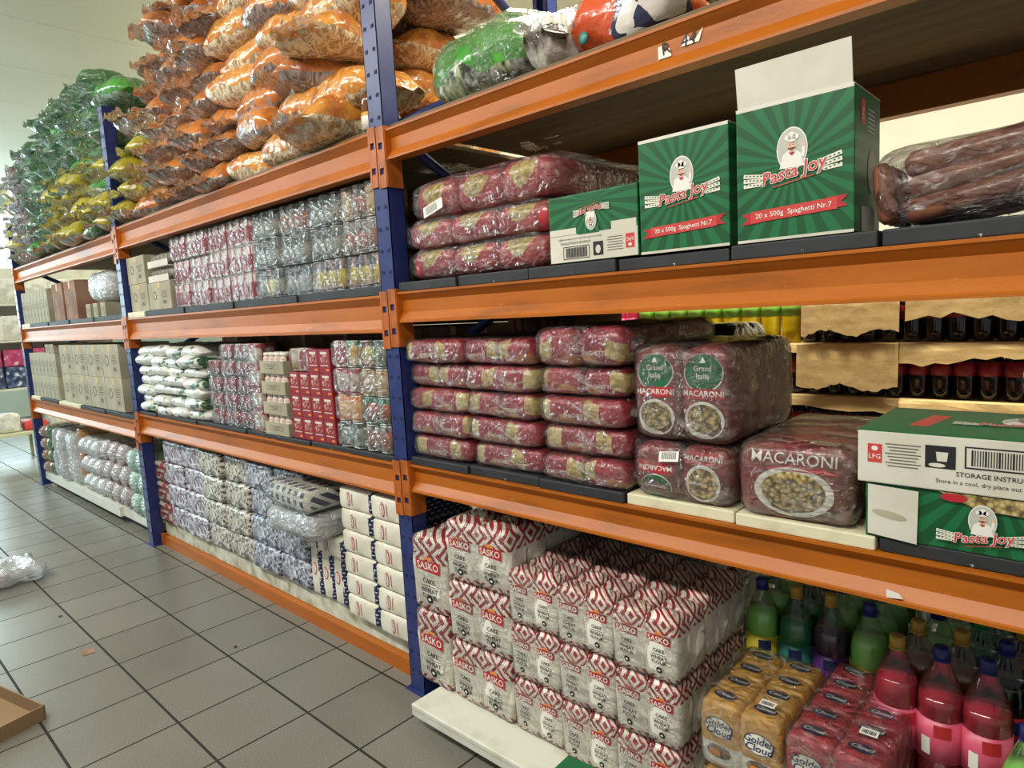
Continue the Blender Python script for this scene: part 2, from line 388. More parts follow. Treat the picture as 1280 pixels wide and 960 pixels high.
def link(name, me, parent=None, loc=None, rz=0):
    o = bpy.data.objects.new(name, me); COL.objects.link(o)
    if parent: o.parent = parent
    if loc: o.location = loc
    if rz: o.rotation_euler.z = rz
    return o
def tag(o, label, cat, group=None, kind=None):
    if label: o['label'] = label; o['category'] = cat
    if group: o['group'] = group
    if kind: o['kind'] = kind
    return o
def thing(name, label, cat, loc=(0, 0, 0), rz=0, group=None):
    o = link(name, None, None, loc, rz); return tag(o, label, cat, group)
def struct(name, mb): o = mb.build(name); o['kind'] = 'structure'; return o
def dup(root, loc, rz=0, label=None, group=None):
    def cp(o, p):
        c = o.copy(); COL.objects.link(c)
        if p: c.parent = p
        for k in KIDS.get(o.name, []): cp(k, c)
        return c
    r = cp(root, None); r.location = loc; r.rotation_euler = (0, 0, rz)
    if label: r['label'] = label
    if group: r['group'] = group
    return r
KIDS = {}
def kid(name, me, parent, loc=(0, 0, 0), rot=(0, 0, 0)):
    o = bpy.data.objects.new(name, me); COL.objects.link(o); o.parent = parent; o.location = loc; o.rotation_euler = rot
    KIDS.setdefault(parent.name, []).append(o); return o
class Proto:                                   # first placement moves the prototype itself, later ones copy it
    def __init__(s, make): s.make = make; s.o = None
    def put(s, loc, rz, label, group=None):
        if s.o is None:
            s.o = s.make(); o = s.o; o.location = loc; o.rotation_euler = (0, 0, rz); o['label'] = label
            if group: o['group'] = group
            return o
        return dup(s.o, loc, rz, label, group)
def root(name, cat): return thing(name, 'x', cat)

def steps(h, r, n): return sorted(set([-h, -h + r*.12, -h + r*.45] + [(-h + r) + (2*(h-r))*i/n for i in range(n+1)] + [h - r*.45, h - r*.12, h]))
def rbox(w, d, h, r, n=3, amp=0, freq=12, seed=0, bulge=0, tuck=0):
    """rounded box, base centre at origin; returns verts, faces"""
    H = Vector((w/2, d/2, h/2)); r = min(r, min(H)*.98); idx = {}; V = []; Fc = []
    S = [steps(H[i], r, n) for i in range(3)]
    so = Vector((seed*7.3, seed*3.1, seed*1.7))
    def vert(p):
        k = (round(p[0], 5), round(p[1], 5), round(p[2], 5))
        if k in idx: return idx[k]
        P = Vector(p); inn = Vector([max(-(H[i]-r), min(H[i]-r, P[i])) for i in range(3)]); dd = P - inn
        nrm = dd.normalized() if dd.length > 1e-9 else Vector((0, 0, 1))
        # blend for cube-to-sphere corner
        m = max(abs(dd[i]) for i in range(3)); Q = inn + nrm*m if dd.length > 1e-9 else inn
        if bulge:
            u = Q.x/H.x; v = Q.y/H.y; t = Q.z/H.z
            Q += Vector((bulge*u*(1-t*t), bulge*v*(1-t*t)*(1-u*u*.6), bulge*t*(1-u*u)*(1-v*v)))
        if amp:
            a = noise.noise(Q*freq + so) + .5*noise.noise(Q*freq*2.3 + so)
            Q += nrm*(a*amp)
        idx[k] = len(V); V.append((Q.x, Q.y, Q.z + h/2)); return idx[k]
    for ax in range(3):
        a, b = (ax+1) % 3, (ax+2) % 3
        for sg in (-1, 1):
            for i in range(len(S[a])-1):
                for j in range(len(S[b])-1):
                    q = []
                    for (ii, jj) in ((i, j), (i+1, j), (i+1, j+1), (i, j+1)):
                        p = [0, 0, 0]; p[ax] = sg*H[ax]; p[a] = S[a][ii]; p[b] = S[b][jj]; q.append(vert(p))
                    Fc.append(tuple(q if sg > 0 else q[::-1]))
    return V, Fc
def pillow(w, d, h, nx=14, ny=12, amp=.01, freq=10, seed=0, fin=.1, pw=2.6, wav=.012, vw=2.6):
    """sealed bag: rounded middle with flat wavy fins at both x ends; base about z=0"""
    V = []; Fc = []; so = Vector((seed*5.1, seed*2.7, seed))
    for sgn in (1, -1):
        for i in range(nx+1):
            for j in range(ny+1):
                u = -1 + 2*i/nx; v = -1 + 2*j/ny
                uu = min(1, abs(u)/(1-fin)); prof = max(0, (1-uu**pw)*(1-abs(v)**vw))**.5
                z = sgn*h/2*prof
                P = Vector((u*w/2, v*d/2*(1 - .12*(abs(u)**6)), z))
                r1 = 1 - abs(noise.noise(P*freq + so))*2; r2 = noise.noise(P*freq*2.7 + so)
                z += sgn*amp*(r1*.8 + r2*.5)*(.25 + prof)
                z += wav*math.sin(v*9 + seed)*max(0, (abs(u)-.8)/.2)
                V.append((P.x + amp*.8*noise.noise(P*14+so)*abs(u), P.y*(1+.05*noise.noise(Vector((u*3, seed, 1)))), z + h/2))
    n = (nx+1)*(ny+1); R_ = ny+1
    for i in range(nx):
        for j in range(ny):
            a = i*R_+j
            Fc.append((a, a+R_, a+R_+1, a+1)); Fc.append((n+a, n+a+1, n+a+R_+1, n+a+R_))
    bd = [i*R_ for i in range(nx+1)] + [nx*R_+j for j in range(1, ny+1)] + [i*R_+ny for i in range(nx-1, -1, -1)] + [j for j in range(ny-1, 0, -1)]
    for a, b in zip(bd, bd[1:]+bd[:1]): Fc.append((a, n+a, n+b, b)[::-1])
    return V, Fc
def bag(w, d, h, seed, amp=.010, t0=.45, k=.88):
    V, Fc = rbox(w, d, h, h*.47, 6, amp, 11, seed, .006); out = []; rr_ = random.Random(seed); ph = rr_.uniform(0, 6)
    for x, y, z in V:
        u = abs(x)/(w/2); t = max(0, (u-t0)/(1-t0)); zz = z - h/2
        zz *= 1 - k*t**1.7; y2 = y*(1 - .10*t*t)
        wr = (math.sin(y*70+ph) + .6*math.sin(y*131+ph*2))*.0055*(.25+t) + math.sin(x*60+ph+y*20)*.003
        sag = (-.02*(x/(w/2))**2 + .014*math.sin(x*9+ph))*min(1, h/.14)**2
        out.append((x, y2, h/2 + zz*(1 + wr*8) + sag + wr*t*min(1, h/.1)))
    return out, Fc
def bvh(vf): return BVHTree.FromPolygons([Vector(v) for v in vf[0]], [tuple(f) for f in vf[1]])

# ---- 2-D artwork: lists of (verts2d, faces), laid on a surface
_tc = {}
def text2d(s, size=1, bold=0, shear=0):
    k = (s, bold, shear)
    if k not in _tc:
        c = bpy.data.curves.new('lettering', 'FONT'); c.body = s; c.size = 1; c.resolution_u = 2; c.offset = bold; c.shear = shear; c.align_x = 'CENTER'; c.align_y = 'CENTER'; c.fill_mode = 'FRONT'
        o = bpy.data.objects.new('lettering', c); COL.objects.link(o); dg = bpy.context.evaluated_depsgraph_get(); dg.update()
        me = bpy.data.meshes.new_from_object(o.evaluated_get(dg)); _tc[k] = ([(v.co.x, v.co.y) for v in me.vertices], [tuple(p.vertices) for p in me.polygons])
        bpy.data.objects.remove(o); bpy.data.curves.remove(c); bpy.data.meshes.remove(me)
    v, f = _tc[k]; return [(x*size, y*size) for x, y in v], f
def ell2d(rx, ry, n=20): return [(rx*math.cos(6.28318*k/n), ry*math.sin(6.28318*k/n)) for k in range(n)], [tuple(range(n))]
def rect2d(w, h): return [(-w/2, -h/2), (w/2, -h/2), (w/2, h/2), (-w/2, h/2)], [(0, 1, 2, 3)]
def strip2d(w, h, n=6, arc=0):
    v = []; 
    for i in range(n+1):
        x = -w/2 + w*i/n; y = arc*(1-(2*i/n-1)**2); v += [(x, y-h/2), (x, y+h/2)]
    return v, [(2*i, 2*i+2, 2*i+3, 2*i+1) for i in range(n)]
def poly2d(p): return list(p), [tuple(range(len(p)))]
def put2d(mb, art, m, cx, cz, y=None, tree=None, off=.0012, ang=0, face='front', x=0, flip=False):
    """face front: local x->x, y->z on plane y (or projected on tree); face side: on +x plane; top: on z plane"""
    v2, f = art; ca, sa = math.cos(ang), math.sin(ang); P = []
    for a, b in v2:
        if flip: a, b = -a, -b
        a, b = a*ca - b*sa, a*sa + b*ca
        if face == 'front':
            X, Z = cx + a, cz + b; Y = y
            if tree:
                hit = tree.ray_cast(Vector((X, -2, Z)), Vector((0, 1, 0)))
                Y = (hit[0].y if hit[0] else y) - off
            P.append((X, Y, Z))
        elif face == 'side':
            P.append((x, cx + a, cz + b))
        else: P.append((cx + a, y + b, cz))
    mb.add(P, f, m)

# ================================================================== SETTING
XL, YB, ZC = -12.5, 4.6, 4.0
mb = MB(); mb.add([(XL, -6, 0), (6, -6, 0), (6, YB, 0), (XL, YB, 0), (XL, -6, -.1), (6, -6, -.1), (6, YB, -.1), (XL, YB, -.1)], [(0, 1, 2, 3), (4, 7, 6, 5), (0, 4, 5, 1), (1, 5, 6, 2), (2, 6, 7, 3), (3, 7, 4, 0)], 'tiles'); struct('floor', mb)
mb = MB(); mb.box(XL, 6, -6, YB, ZC, ZC+.1, 'ceil'); struct('ceiling', mb)
mb = MB(); mb.box(XL, 6, YB, YB+.12, 0, ZC, 'wall'); struct('wall_back', mb)
mb = MB()
wy0, wy1, wz0, wz1 = -4.2, 1.6, 1.2, 3.6
mb.box(XL-.12, XL, -6, wy0, 0, ZC, 'wall_cool'); mb.box(XL-.12, XL, wy1, YB, 0, ZC, 'wall_cool'); mb.box(XL-.12, XL, wy0, wy1, 0, wz0, 'wall_cool'); mb.box(XL-.12, XL, wy0, wy1, wz1, ZC, 'wall_cool')
struct('wall_left', mb)
mb = MB(); mb.box(XL-.1, XL-.08, wy0, wy1, wz0, wz1, 'sky_glass')
wo = struct('window_1', mb)
mb = MB()
for y in (wy0, -3, -1.8, -.6, .5, wy1-.05): mb.box(XL-.08, XL+.02, y, y+.05, wz0, wz1, 'steel')
mb.box(XL-.08, XL+.02, wy0, wy1, wz0, wz0+.05, 'steel'); mb.box(XL-.08, XL+.02, wy0, wy1, wz1-.05, wz1, 'steel')
link('window_frame', mb.mesh('window_frame'), wo)
mb = MB(); mb.box(XL, 6, YB-.02, YB, 0, .1, 'steel'); struct('baseboard_back', mb)

# ceiling lamps
def mk_lamp():
    t = root('ceiling_light', 'ceiling light')
    b = MB(); b.box(-.75, .75, -.03, .03, 0, .04, 'lampbody'); b.box(-.6, -.59, -.004, .004, .04, .55, 'lampbody'); b.box(.59, .6, -.004, .004, .04, .55, 'lampbody'); kid('lamp_body', b.mesh('lamp_body'), t)
    b = MB(); b.lathe([(.018, -.72), (.018, .72)], 'tube', 10, Matrix.Translation((0, 0, -.02)) @ Euler((0, R(90), 0)).to_matrix().to_4x4()); kid('lamp_tube', b.mesh('lamp_tube'), t)
    l = bpy.data.lights.new('lamp_glow', 'AREA'); l.shape = 'RECTANGLE'; l.size = 1.5; l.size_y = .1; l.energy = 38; l.color = (1, .93, .62); kid('lamp_glow', l, t, (0, 0, .05), (R(180), 0, 0))
    return t
lamp = Proto(mk_lamp)
for x, y, l in ((-7.5, 2.6, 'long fluorescent ceiling lamp farthest away, beyond the green snack bags'), (-4.1, 2.4, 'long fluorescent ceiling lamp behind the orange snack bags')):
    lamp.put((x, y, ZC-.55), 0, l, 'fluorescent lamps')

# ================================================================== RACKING
def beam_prof(z0, z1, y0=0.0, back=False):
    h = z1 - z0; P = [(0, 1), (0, .93), (.004, .90), (.022, .72), (.022, .34), (.004, .10), (0, .07), (0, 0), (.05, 0), (.05, 1)]
    if back: return [(y0 + .05 - a, z0 + b*h) for a, b in P][::-1]
    return [(y0 + a, z0 + b*h) for a, b in P]
LV = {'A': [(.717, .838), (1.377, 1.504), (1.924, 2.049)], 'B': [(.763, .890), (1.373, 1.508), (1.943, 2.074)], 'C': [(.794, .896), (1.407, 1.514), (1.965, 2.067)]}
XB = {'A': (-5.705, -2.875), 'B': (-2.786, -.084), 'C': (.006, 2.75)}
names = {'A': 'far bay', 'B': 'middle bay', 'C': 'near bay'}; lvl = ['lowest', 'middle', 'top']
for b in 'ABC':
    for k, (z0, z1) in enumerate(LV[b]):
        x0, x1 = XB[b]
        for back in (0, 1):
            t = thing('rack_beam', f"orange steel {lvl[k]} {'rear ' if back else 'front '}beam of the {names[b]}" + (' with R44 handwritten on it' if (b, k, back) == ('C', 2, 0) else ''), 'beam', (x0, .95 if back else 0, z0), 0, 'orange rack beams')
            m = MB(); m.prism(beam_prof(0, z1-z0, 0, back), .003, x1-x0-.003, 'orange'); m.build('beam_bar', t)
            # end brackets
            for e in (0, 1):
                zt = z1 - z0 + .012; zb = zt - .205
                m = MB(); yb = 0 if not back else .05
                sx = 0 if e == 0 else x1 - x0; s = 1 if e == 0 else -1
                m.box(min(sx, sx+s*.004), max(sx, sx+s*.004), -.004 if not back else -.02, .062 if not back else .054, zb, zt, 'orange_d')
                ya, yc = (-.006, -.0015) if not back else (.0515, .056)
                xa, xc = sorted((sx, sx - s*.042))
                # plate with windows: outer strips plus rungs, blue upright showing through
                zz = zb
                m.box(xc-.010 if s > 0 else xa, xc if s > 0 else xa+.010, ya-.0006, yc, zb, zt, 'orange_d')
                m.box(xa if s > 0 else xc-.008, xa+.008 if s > 0 else xc, ya-.0006, yc, zb, zt, 'orange_d')
                for r0, r1 in ((.0, .045), (.067, .130), (.152, .205)):
                    m.box(xa+.0081, xc-.0101 if s > 0 else xc-.0081, ya, yc, zb+r0, zb+r1, 'orange_d')
                
                m.build('beam_bracket', t)
            if (b, k, back) == ('C', 2, 0):
                m = MB(); hz = (z1-z0)
                for pts in ([(0, 0), (.035, 0), (.03, .02), (.018, .012), (.012, .03), (0, .028)], [(.06, .012), (.075, .035), (.09, .015), (.115, .04), (.105, .012)]):
                    put2d(m, poly2d(pts), 'white', 1.045, hz*.36, y=.0195)
                put2d(m, text2d('R', .040), 'ink', 1.066, hz*.55, y=.0185, ang=.12); put2d(m, text2d('44', .040, 0, .2), 'ink', 1.122, hz*.58, y=.0185, ang=.1)
                m.build('handwriting', t)
            if b == 'C' and not back and k == 0:
                m = MB(); put2d(m, poly2d([(0, 0), (.03, .004), (.022, .014), (0, .018)]), 'white', 1.545, .012, y=.0008-.003); m.build('paper_scrap', t)

# uprights
def slots(m, z0, z1, x0, y):
    z = z0
    while z < z1:
        m.box(x0+.012, x0+.026, y-.0012, y+.001, z, z+.012, 'slot'); m.box(x0+.054, x0+.068, y-.0012, y+.001, z, z+.012, 'slot')
        z += .075
def upright(name, label, x0, top, tz=0):
    t = thing(name, label, 'rack upright', (x0, 0, 0), 0, 'blue rack uprights')
    for y, nm in ((0, 'post'), (.93, 'rear_post')):
        m = MB()
        fr, bk = (y, y+.07)
        # folded open section: face, two sides, return lips
        m.box(0, .08, fr if y == 0 else bk-.003, fr+.003 if y == 0 else bk, 0, top, 'blue')
        m.box(0, .003, fr, bk, 0, top, 'blue'); m.box(.077, .08, fr, bk, 0, top, 'blue')
        yy = bk-.003 if y == 0 else fr
        m.box(0, .022, yy, yy+.003, 0, top, 'blue'); m.box(.058, .08, yy, yy+.003, 0, top, 'blue')
        if y == 0: slots(m, .08, top-.03, 0, 0)
        m.box(-.02, .1, y-.015, y+.085, 0, .006, 'blue')
        m.build(nm, t)
    z = .25; s = 1
    while z + .5 < top:
        m = MB(); a = (.04, .07, z) if s > 0 else (.04, .93, z); b_ = (.04, .93, z+.45) if s > 0 else (.04, .07, z+.45)
        m.tube(a, b_, .019, 'blue', 6); m.build('brace', t); z += .46; s = -s
    return t
UP = [(-5.79, 2.477, 'blue slotted rack upright at the far end of the racking'), (-2.87, 2.816, 'blue slotted rack upright between the far and middle bays'), (-.08, 3.3, 'tall blue slotted rack upright between the middle and near bays'), (2.755, 3.3, 'blue slotted rack upright at the near end of the racking')]
for x, top, l in UP: upright('rack_upright', l, x, top)

# shelf boards
def plank(x0, x1, z, th, m, label, group, y0=.012, y1=.985, rz=0):
    b = MB(); v, f = rbox(x1-x0, y1-y0, th, .004, 1); b.add(v, f, m)
    o = b.build('shelf_board', None, ((x0+x1)/2, (y0+y1)/2, z), rz); tag(o, label, 'shelf board', group)
ORD = ['first', 'second', 'third', 'fourth', 'fifth', 'sixth', 'seventh', 'eighth', 'ninth', 'tenth', 'eleventh', 'twelfth', 'thirteenth', 'fourteenth', 'fifteenth', 'sixteenth', 'seventeenth', 'eighteenth', 'nineteenth', 'twentieth']
TH = {('C', 1): .034, ('C', 0): .03, ('B', 1): .034, ('B', 0): .022, ('A', 1): .034, ('A', 0): .03}
for (b, k), th in TH.items():
    x0, x1 = XB[b]; n = 9; w = (x1-x0)/n; zt = LV[b][k][1]
    for i in range(n):
        cream = (b, k) in (('B', 1), ('A', 1)) and i == 0 or (b, k) == ('C', 0) and i in (3, 4) or (b, k) == ('A', 0) and i in (0, 3, 4)
        plank(x0+i*w+.003+(.0 if i else .005), x0+(i+1)*w-.003, zt, th*(1 if cream or i % 3 else .93), 'cream' if cream else 'black',
              f"{'cream' if cream else 'black'} shelf board, {ORD[i]} from the left on the {lvl[k]} level of the {names[b]}", 'shelf boards', y0=.006+.006*(i % 2))
for b in 'ABC':
    x0, x1 = XB[b]; plank(x0+.004, x1-.004, LV[b][2][1], .018, 'ply', f'brown plywood sheet forming the top shelf of the {names[b]}', 'plywood shelves', y0=.02, y1=1.03)  # rear edge extended past the rear beams to shade them

# bottom level of each bay
b = MB(); b.box(XB['B'][0]-.02, XB['B'][1]+.02, .055, .1, 0.0, .062, 'orange'); b.box(XB['B'][0]-.0, XB['B'][0]+.05, .05, .075, 0.0, .075, 'orange_d')
tag(b.build('floor_rail'), 'orange steel rail lying on the floor under the middle bay', 'rail')
b = MB(); b.add(*rbox(2.70, .86, .098, .006, 1), 'steel_d', X=Matrix.Translation((-1.435, .515, .062))); b.box(-2.78, -.09, .0885, .92, .0, .064, 'steel_d')
tag(b.build('base_shelf'), 'scuffed dirty white metal base shelf behind the orange floor rail', 'shelf')
b = MB(); b.box(XB['A'][0], -3.55, .035, .92, .055, .125, 'steel'); b.box(-3.55, XB['A'][1], .06, .92, .06, .12, 'steel')
b.box(XB['A'][0]+.02, XB['A'][1]-.02, .10, .9, 0, .06, 'black'); tag(b.build('base_shelf'), 'white metal base shelf of the far bay beneath plastic-wrapped rolls', 'shelf')
b = MB(); b.add(*rbox(2.6, 1.12, .022, .006, 1), 'steel', X=Matrix.Translation((1.425, .40, .078))); b.box(.16, 2.7, -.10, .9, 0, .079, 'steel_d')
b.box(.127, 2.72, -.158, -.150, .058, .09, 'steel')
tag(b.build('base_shelf'), 'wide pale steel base shelf with a rounded lip under the wheat flour', 'shelf')

# ================================================================== NEAR BAY, bottom: flour
def flour_mesh(w, d, h, m, fs, seed):
    vf = rbox(w, d, h, .018, 3, .003, 14, seed, bulge=.004); tr = bvh(vf); b = MB(); b.add(*vf, m, True)
    s = w/.095
    zl = {'sasko': .118, 'sasko_mid': .133, 'sasko_big': .170}[m]
    k = h
    put2d(b, poly2d([(-.034*s, -.009*s), (.034*s, -.013*s), (.034*s, .011*s), (-.034*s, .009*s)]), 'red', 0, zl, tree=tr, y=-d/2, off=.0025)
    put2d(b, text2d('SASKO', .020*s, .012), 'white', 0, zl-.001, tree=tr, y=-d/2, off=.0040)
    put2d(b, strip2d(.022*s, .006*s, 4, .004*s), 'orange_p', 0, zl+.012*s, tree=tr, y=-d/2, off=.0028)
    for i, tx in enumerate(('CAKE', 'WHEAT', 'FLOUR')):
        put2d(b, text2d(tx, .0135*s, .012), 'ink', 0, zl - (.031 + (.006 if i else 0) + .0125*i)*s, tree=tr, y=-d/2, off=.002)
    put2d(b, strip2d(.04*s, .0012*s, 3), 'ink', 0, zl - .0405*s, tree=tr, y=-d/2, off=.002)
    put2d(b, ell2d(.0085*s, .0085*s, 14), 'ink', 0, max(.026*s, zl - .083*s), tree=tr, y=-d/2, off=.002)
    put2d(b, ell2d(.004*s, .003*s, 8), 'white', 0, max(.026*s, zl - .083*s), tree=tr, y=-d/2, off=.003)
    return b.mesh('flour_bag')
def flour_bale(w, d, h, nx, ny, m, name='flour_bale'):
    def make():
        t = root(name, 'flour bale'); ms = [flour_mesh(w-.002, d-.002, h-.006, m, 1, s) for s in range(3)]
        for i in range(nx):
            for j in range(ny):
                kid('flour_bag', ms[(i*2+j) % 3], t, ((i-(nx-1)/2)*w, (j-(ny-1)/2)*d, .001+.0015*((i+j) % 2)))
        b = MB(); b.add(*rbox(nx*w+.006, ny*d+.006, h, .022, 5, .003, 10, 3), 'film_pink' , True); kid('plastic_wrap', b.mesh('plastic_wrap'), t, (0, 0, -.0))
        return t
    return Proto(make)
big = flour_bale(.175, .115, .277, 1, 4, 'sasko_big')
mid = flour_bale(.142, .10, .213, 2, 4, 'sasko_mid')
sm = flour_bale(.0975, .08, .176, 2, 5, 'sasko')
Z0 = .101
for k in range(2): big.put((.115, .195, Z0+k*.279), R(-1+2*k), f"large cake wheat flour bags beside the blue upright, {('lower', 'upper')[k]} bundle of two", 'large wheat flour bales')
for k in range(3): mid.put((.353+.004*k, .165, Z0+k*.216), R(.8*(k-1)), f"bale of medium wheat flour bags, {('lowest', 'middle', 'topmost')[k]} in the second stack from the left", 'medium wheat flour bales')
for c in range(3):
    for k in range(3): sm.put((.600+c*.200, .165-.008*c, Z0+k*.179), R(random.uniform(-.6, .6)), f"wrapped small wheat flour bags, {('lowest', 'middle', 'topmost')[k]} bale in the {('left', 'middle', 'right')[c]} small-bag stack", 'small wheat flour bales')
# more flour behind
for c in range(3):
    for k in range(3): mid.put((.22+c*.3, .66, Z0+k*.216), 0, f"shaded rear flour bale, {('lowest', 'middle', 'topmost')[k]} of the {ORD[c]} rear stack from the left", 'rear flour bales')

def cloud_mesh(w, d, h, m, seed):
    vf = rbox(w, d, h, .018, 3, .003, 14, seed, bulge=.004); tr = bvh(vf); b = MB(); b.add(*vf, m, True)
    put2d(b, ell2d(.036, .026), 'navy', 0, .112, tree=tr, y=-d/2, off=.002); put2d(b, ell2d(.034, .024), 'white', 0, .112, tree=tr, y=-d/2, off=.0028)
    put2d(b, text2d('Golden', .024, .014, .2), 'navy', 0, .121, tree=tr, y=-d/2, off=.0036); put2d(b, text2d('Cloud', .026, .014, .2), 'navy', 0, .102, tree=tr, y=-d/2, off=.0036)
    brown = 'carton_edge' if m == 'cl_yellow' else 'orange_p'
    put2d(b, ell2d(.03, .018), brown, 0, .05, tree=tr, y=-d/2, off=.002); put2d(b, ell2d(.014, .01), 'orange_p', -.01, .045, tree=tr, y=-d/2, off=.003)
    for dy in (0,):                                    # same oval on the top fold
        put2d(b, ell2d(.028, .016), 'navy', 0, h+.0052, y=0, face='top'); put2d(b, text2d('Cloud', .018, .012, .2), 'white', 0, h+.0060, y=0, face='top')
    return b.mesh('flour_bag')
def cloud_bale(m, ny):
    def make():
        t = root('flour_bale', 'flour bale'); ms = [cloud_mesh(.096, .074, .172, m, s) for s in (5, 6)]
        for i in range(2):
            for j in range(ny): kid('flour_bag', ms[(i+j) % 2], t, ((i-.5)*.099, (j-(ny-1)/2)*.076, 0))
        b = MB(); b.add(*rbox(.207, ny*.076+.01, .183, .022, 5, .003, 10, 4), 'film_soft', True); kid('plastic_wrap', b.mesh('plastic_wrap'), t)
        b = MB(); b.box(-.018, .018, -.012, .012, .1845, .1855, 'white')
        for q in range(8): b.box(-.014+q*.0036, -.0125+q*.0036+.0005*(q % 3), -.008, .006, .1856, .186, 'ink')
        kid('barcode_label', b.mesh('barcode_label'), t, (.05, -.10, 0))
        return t
    return Proto(make)
cy, cr = cloud_bale('cl_yellow', 4), cloud_bale('cl_red', 5)
for k in range(2):
    w_ = ('lower', 'upper')[k]
    cy.put((1.252, .105, Z0+k*.187), R(0), f"clear-wrapped bale of yellow-topped white flour bags, {w_} of two, beside the red ones", 'yellow flour bales')
    cr.put((1.462, .135, Z0+k*.187), R(0), f"clear-wrapped bale of red-topped white flour bags, {w_} of two, before the bottles", 'red flour bales')

# green carton poking up at the foot of the rack
M['rays_g'] = mat('green_ray_print', '1d7a48', .42, fn=rays_fn(0, .13, 22, '0b4f27', '14683a'))
def plain_carton(w, d, h, m, name, marks=True, ink='carton_p', tape=True, seed=0):
    b = MB(); b.add(*rbox(w, d, h, .003, 1), m); y = -d/2 - .0008
    rr = random.Random(seed)
    if tape: b.box(-.018, .018, y, -d/2+.001, h*.80, h-.001, 'kraft'); b.box(-w/2+.002, w/2-.002, -.018, .018, h-.0005, h+.0007, 'kraft')
    if marks:
        put2d(b, ell2d(min(w, h)*.17, min(w, h)*.17, 14), ink, -w*.2, h*.52, y=y); put2d(b, ell2d(min(w, h)*.11, min(w, h)*.12, 14), m, -w*.2, h*.52, y=y-.0004)
        for i in range(4): put2d(b, rect2d(w*rr.uniform(.2, .32), h*.028), ink, w*.22, h*(.66-.07*i), y=y)
        put2d(b, rect2d(w*.16, h*.12), ink, w*.22, h*.26, y=y)
    return b.mesh(name)
M['rays_floor'] = mat('green_floor_carton_print', '1d7a48', .42, fn=rays_fn(0, .13, 22, '0b4f27', '14683a'))
b = MB(); b.add(*rbox(.3, .26, .305, .003, 1), 'rays_floor'); put2d(b, strip2d(.2, .035), 'redlite', 0, .06, y=-.1308); b.box(-.15, .15, -.13, .13, .3045, .306, 'green')
tag(b.build('spaghetti_carton', None, (1.05, -.375, 0), R(2)), 'green carton on the floor tiles, its corner just reaching the bottom edge', 'carton')

# ---- drinks bottles at the right of the bottom shelf
def bottle(liq, lab, cap, fill=.245):
    def make():
        t = root('drink_bottle', 'bottle')
        prof = [(.034, 0), (.044, .006), (.047, .02), (.047, .19), (.0475, .2), (.044, .225), (.034, .255), (.022, .285), (.0145, .303), (.0145, .312)]
        b = MB(); b.lathe(prof, 'pet', 18); kid('bottle_shell', b.mesh('bottle_shell'), t)
        inner = [(r-.0018, z+.002) for r, z in prof if z < fill-.001]
        # radius at fill
        for (r0, z0), (r1, z1) in zip(prof, prof[1:]):
            if z0 <= fill <= z1: rf = r0 + (r1-r0)*(fill-z0)/(z1-z0) - .0018
        b = MB(); b.lathe(inner + [(rf, fill)], 'liq_'+liq, 18); kid('drink', b.mesh('drink'), t)
        b = MB(); b.lathe([(.0479, .075), (.0479, .172)], 'lab_'+lab, 18)
        b.add(*rect_on_cyl(.0485, .02, .09, .13, -100), 'white'); b.add(*rect_on_cyl(.0485, .035, .135, .165, -60), 'navy' if lab not in ('pink',) else 'red'); kid('bottle_label', b.mesh('bottle_label'), t)
        b = MB(); b.lathe([(.0165, .303), (.0165, .326), (.014, .330)], 'cap_'+cap, 14); b.lathe([(.0175, .298), (.0175, .302)], 'cap_'+cap, 14); kid('bottle_cap', b.mesh('bottle_cap'), t)
        return t
    return Proto(make)
def rect_on_cyl(r, w, z0, z1, deg):
    n = 4; v = []; a0 = R(deg) - w/r/2
    for i in range(n+1): a = a0 + (w/r)*i/n; v += [(r*math.cos(a), r*math.sin(a), z0), (r*math.cos(a), r*math.sin(a), z1)]
    return v, [(2*i, 2*i+2, 2*i+3, 2*i+1) for i in range(n)]
BT = {'lg': (bottle('lgreen', 'white', 'blue'), 'light green drink with a blue cap'), 'ly': (bottle('lgreen', 'yellow', 'blue'), 'light green drink with a yellow label'), 'dg': (bottle('dgreen', 'teal', 'gold', .235), 'dark green drink with a gold cap'),
      'pu': (bottle('purple', 'purple', 'gold', .235), 'dark purple drink with a gold cap'), 'pi': (bottle('dred', 'pink', 'blue', .222), 'crimson drink, pink label and blue cap'), 'pg': (bottle('dred', 'pink', 'gold', .235), 'crimson drink, pink label and gold cap'),
      'br': (bottle('brown', 'teal', 'gold'), 'brown drink with a gold cap'), 'or': (bottle('orange', 'white', 'blue'), 'orange drink with a blue cap'), 'gg': (bottle('dgreen', 'lime', 'green'), 'green drink with a green cap'), 'co': (bottle('cola', 'red', 'blue'), 'dark drink with a blue cap')}
rows = [('ly', 'dg', 'pu', 'ly', 'pg', 'pi', 'pi', 'lg'), ('lg', 'dg', 'lg', 'lg', 'br', 'br', 'co', 'co'), ('lg', 'pu', 'lg', 'lg', 'lg', 'gg', 'br', 'br'), ('pu', 'lg', 'lg', 'lg', 'lg', 'gg', 'br', 'co'), ('lg', 'lg', 'lg', 'lg', 'gg', 'gg', 'or', 'or'), ('lg', 'lg', 'lg', 'lg', 'gg', 'gg', 'or', 'or')]
xs = [1.153, 1.249, 1.339, 1.421, 1.526, 1.614, 1.70, 1.81]
ZB = .30
for j, row in enumerate(rows):
    for i, c in enumerate(row):
        if j == 0 and i < 4: yy = .405 + .0
        else: yy = .208 + j*.108
        if j == 0 and i < 4: yy = .345
        elif i < 4: yy = .345 + j*.105
        x = xs[i] + (.022*j if i >= 4 else .0) + (.012 if i == 3 else 0)
        BT[c][0].put((x, yy, ZB), R(random.uniform(-20, 20)), f"{BT[c][1]}, {ORD[i]} from left in the {ORD[j]} bottle row", 'drink bottles on the bottom shelf')
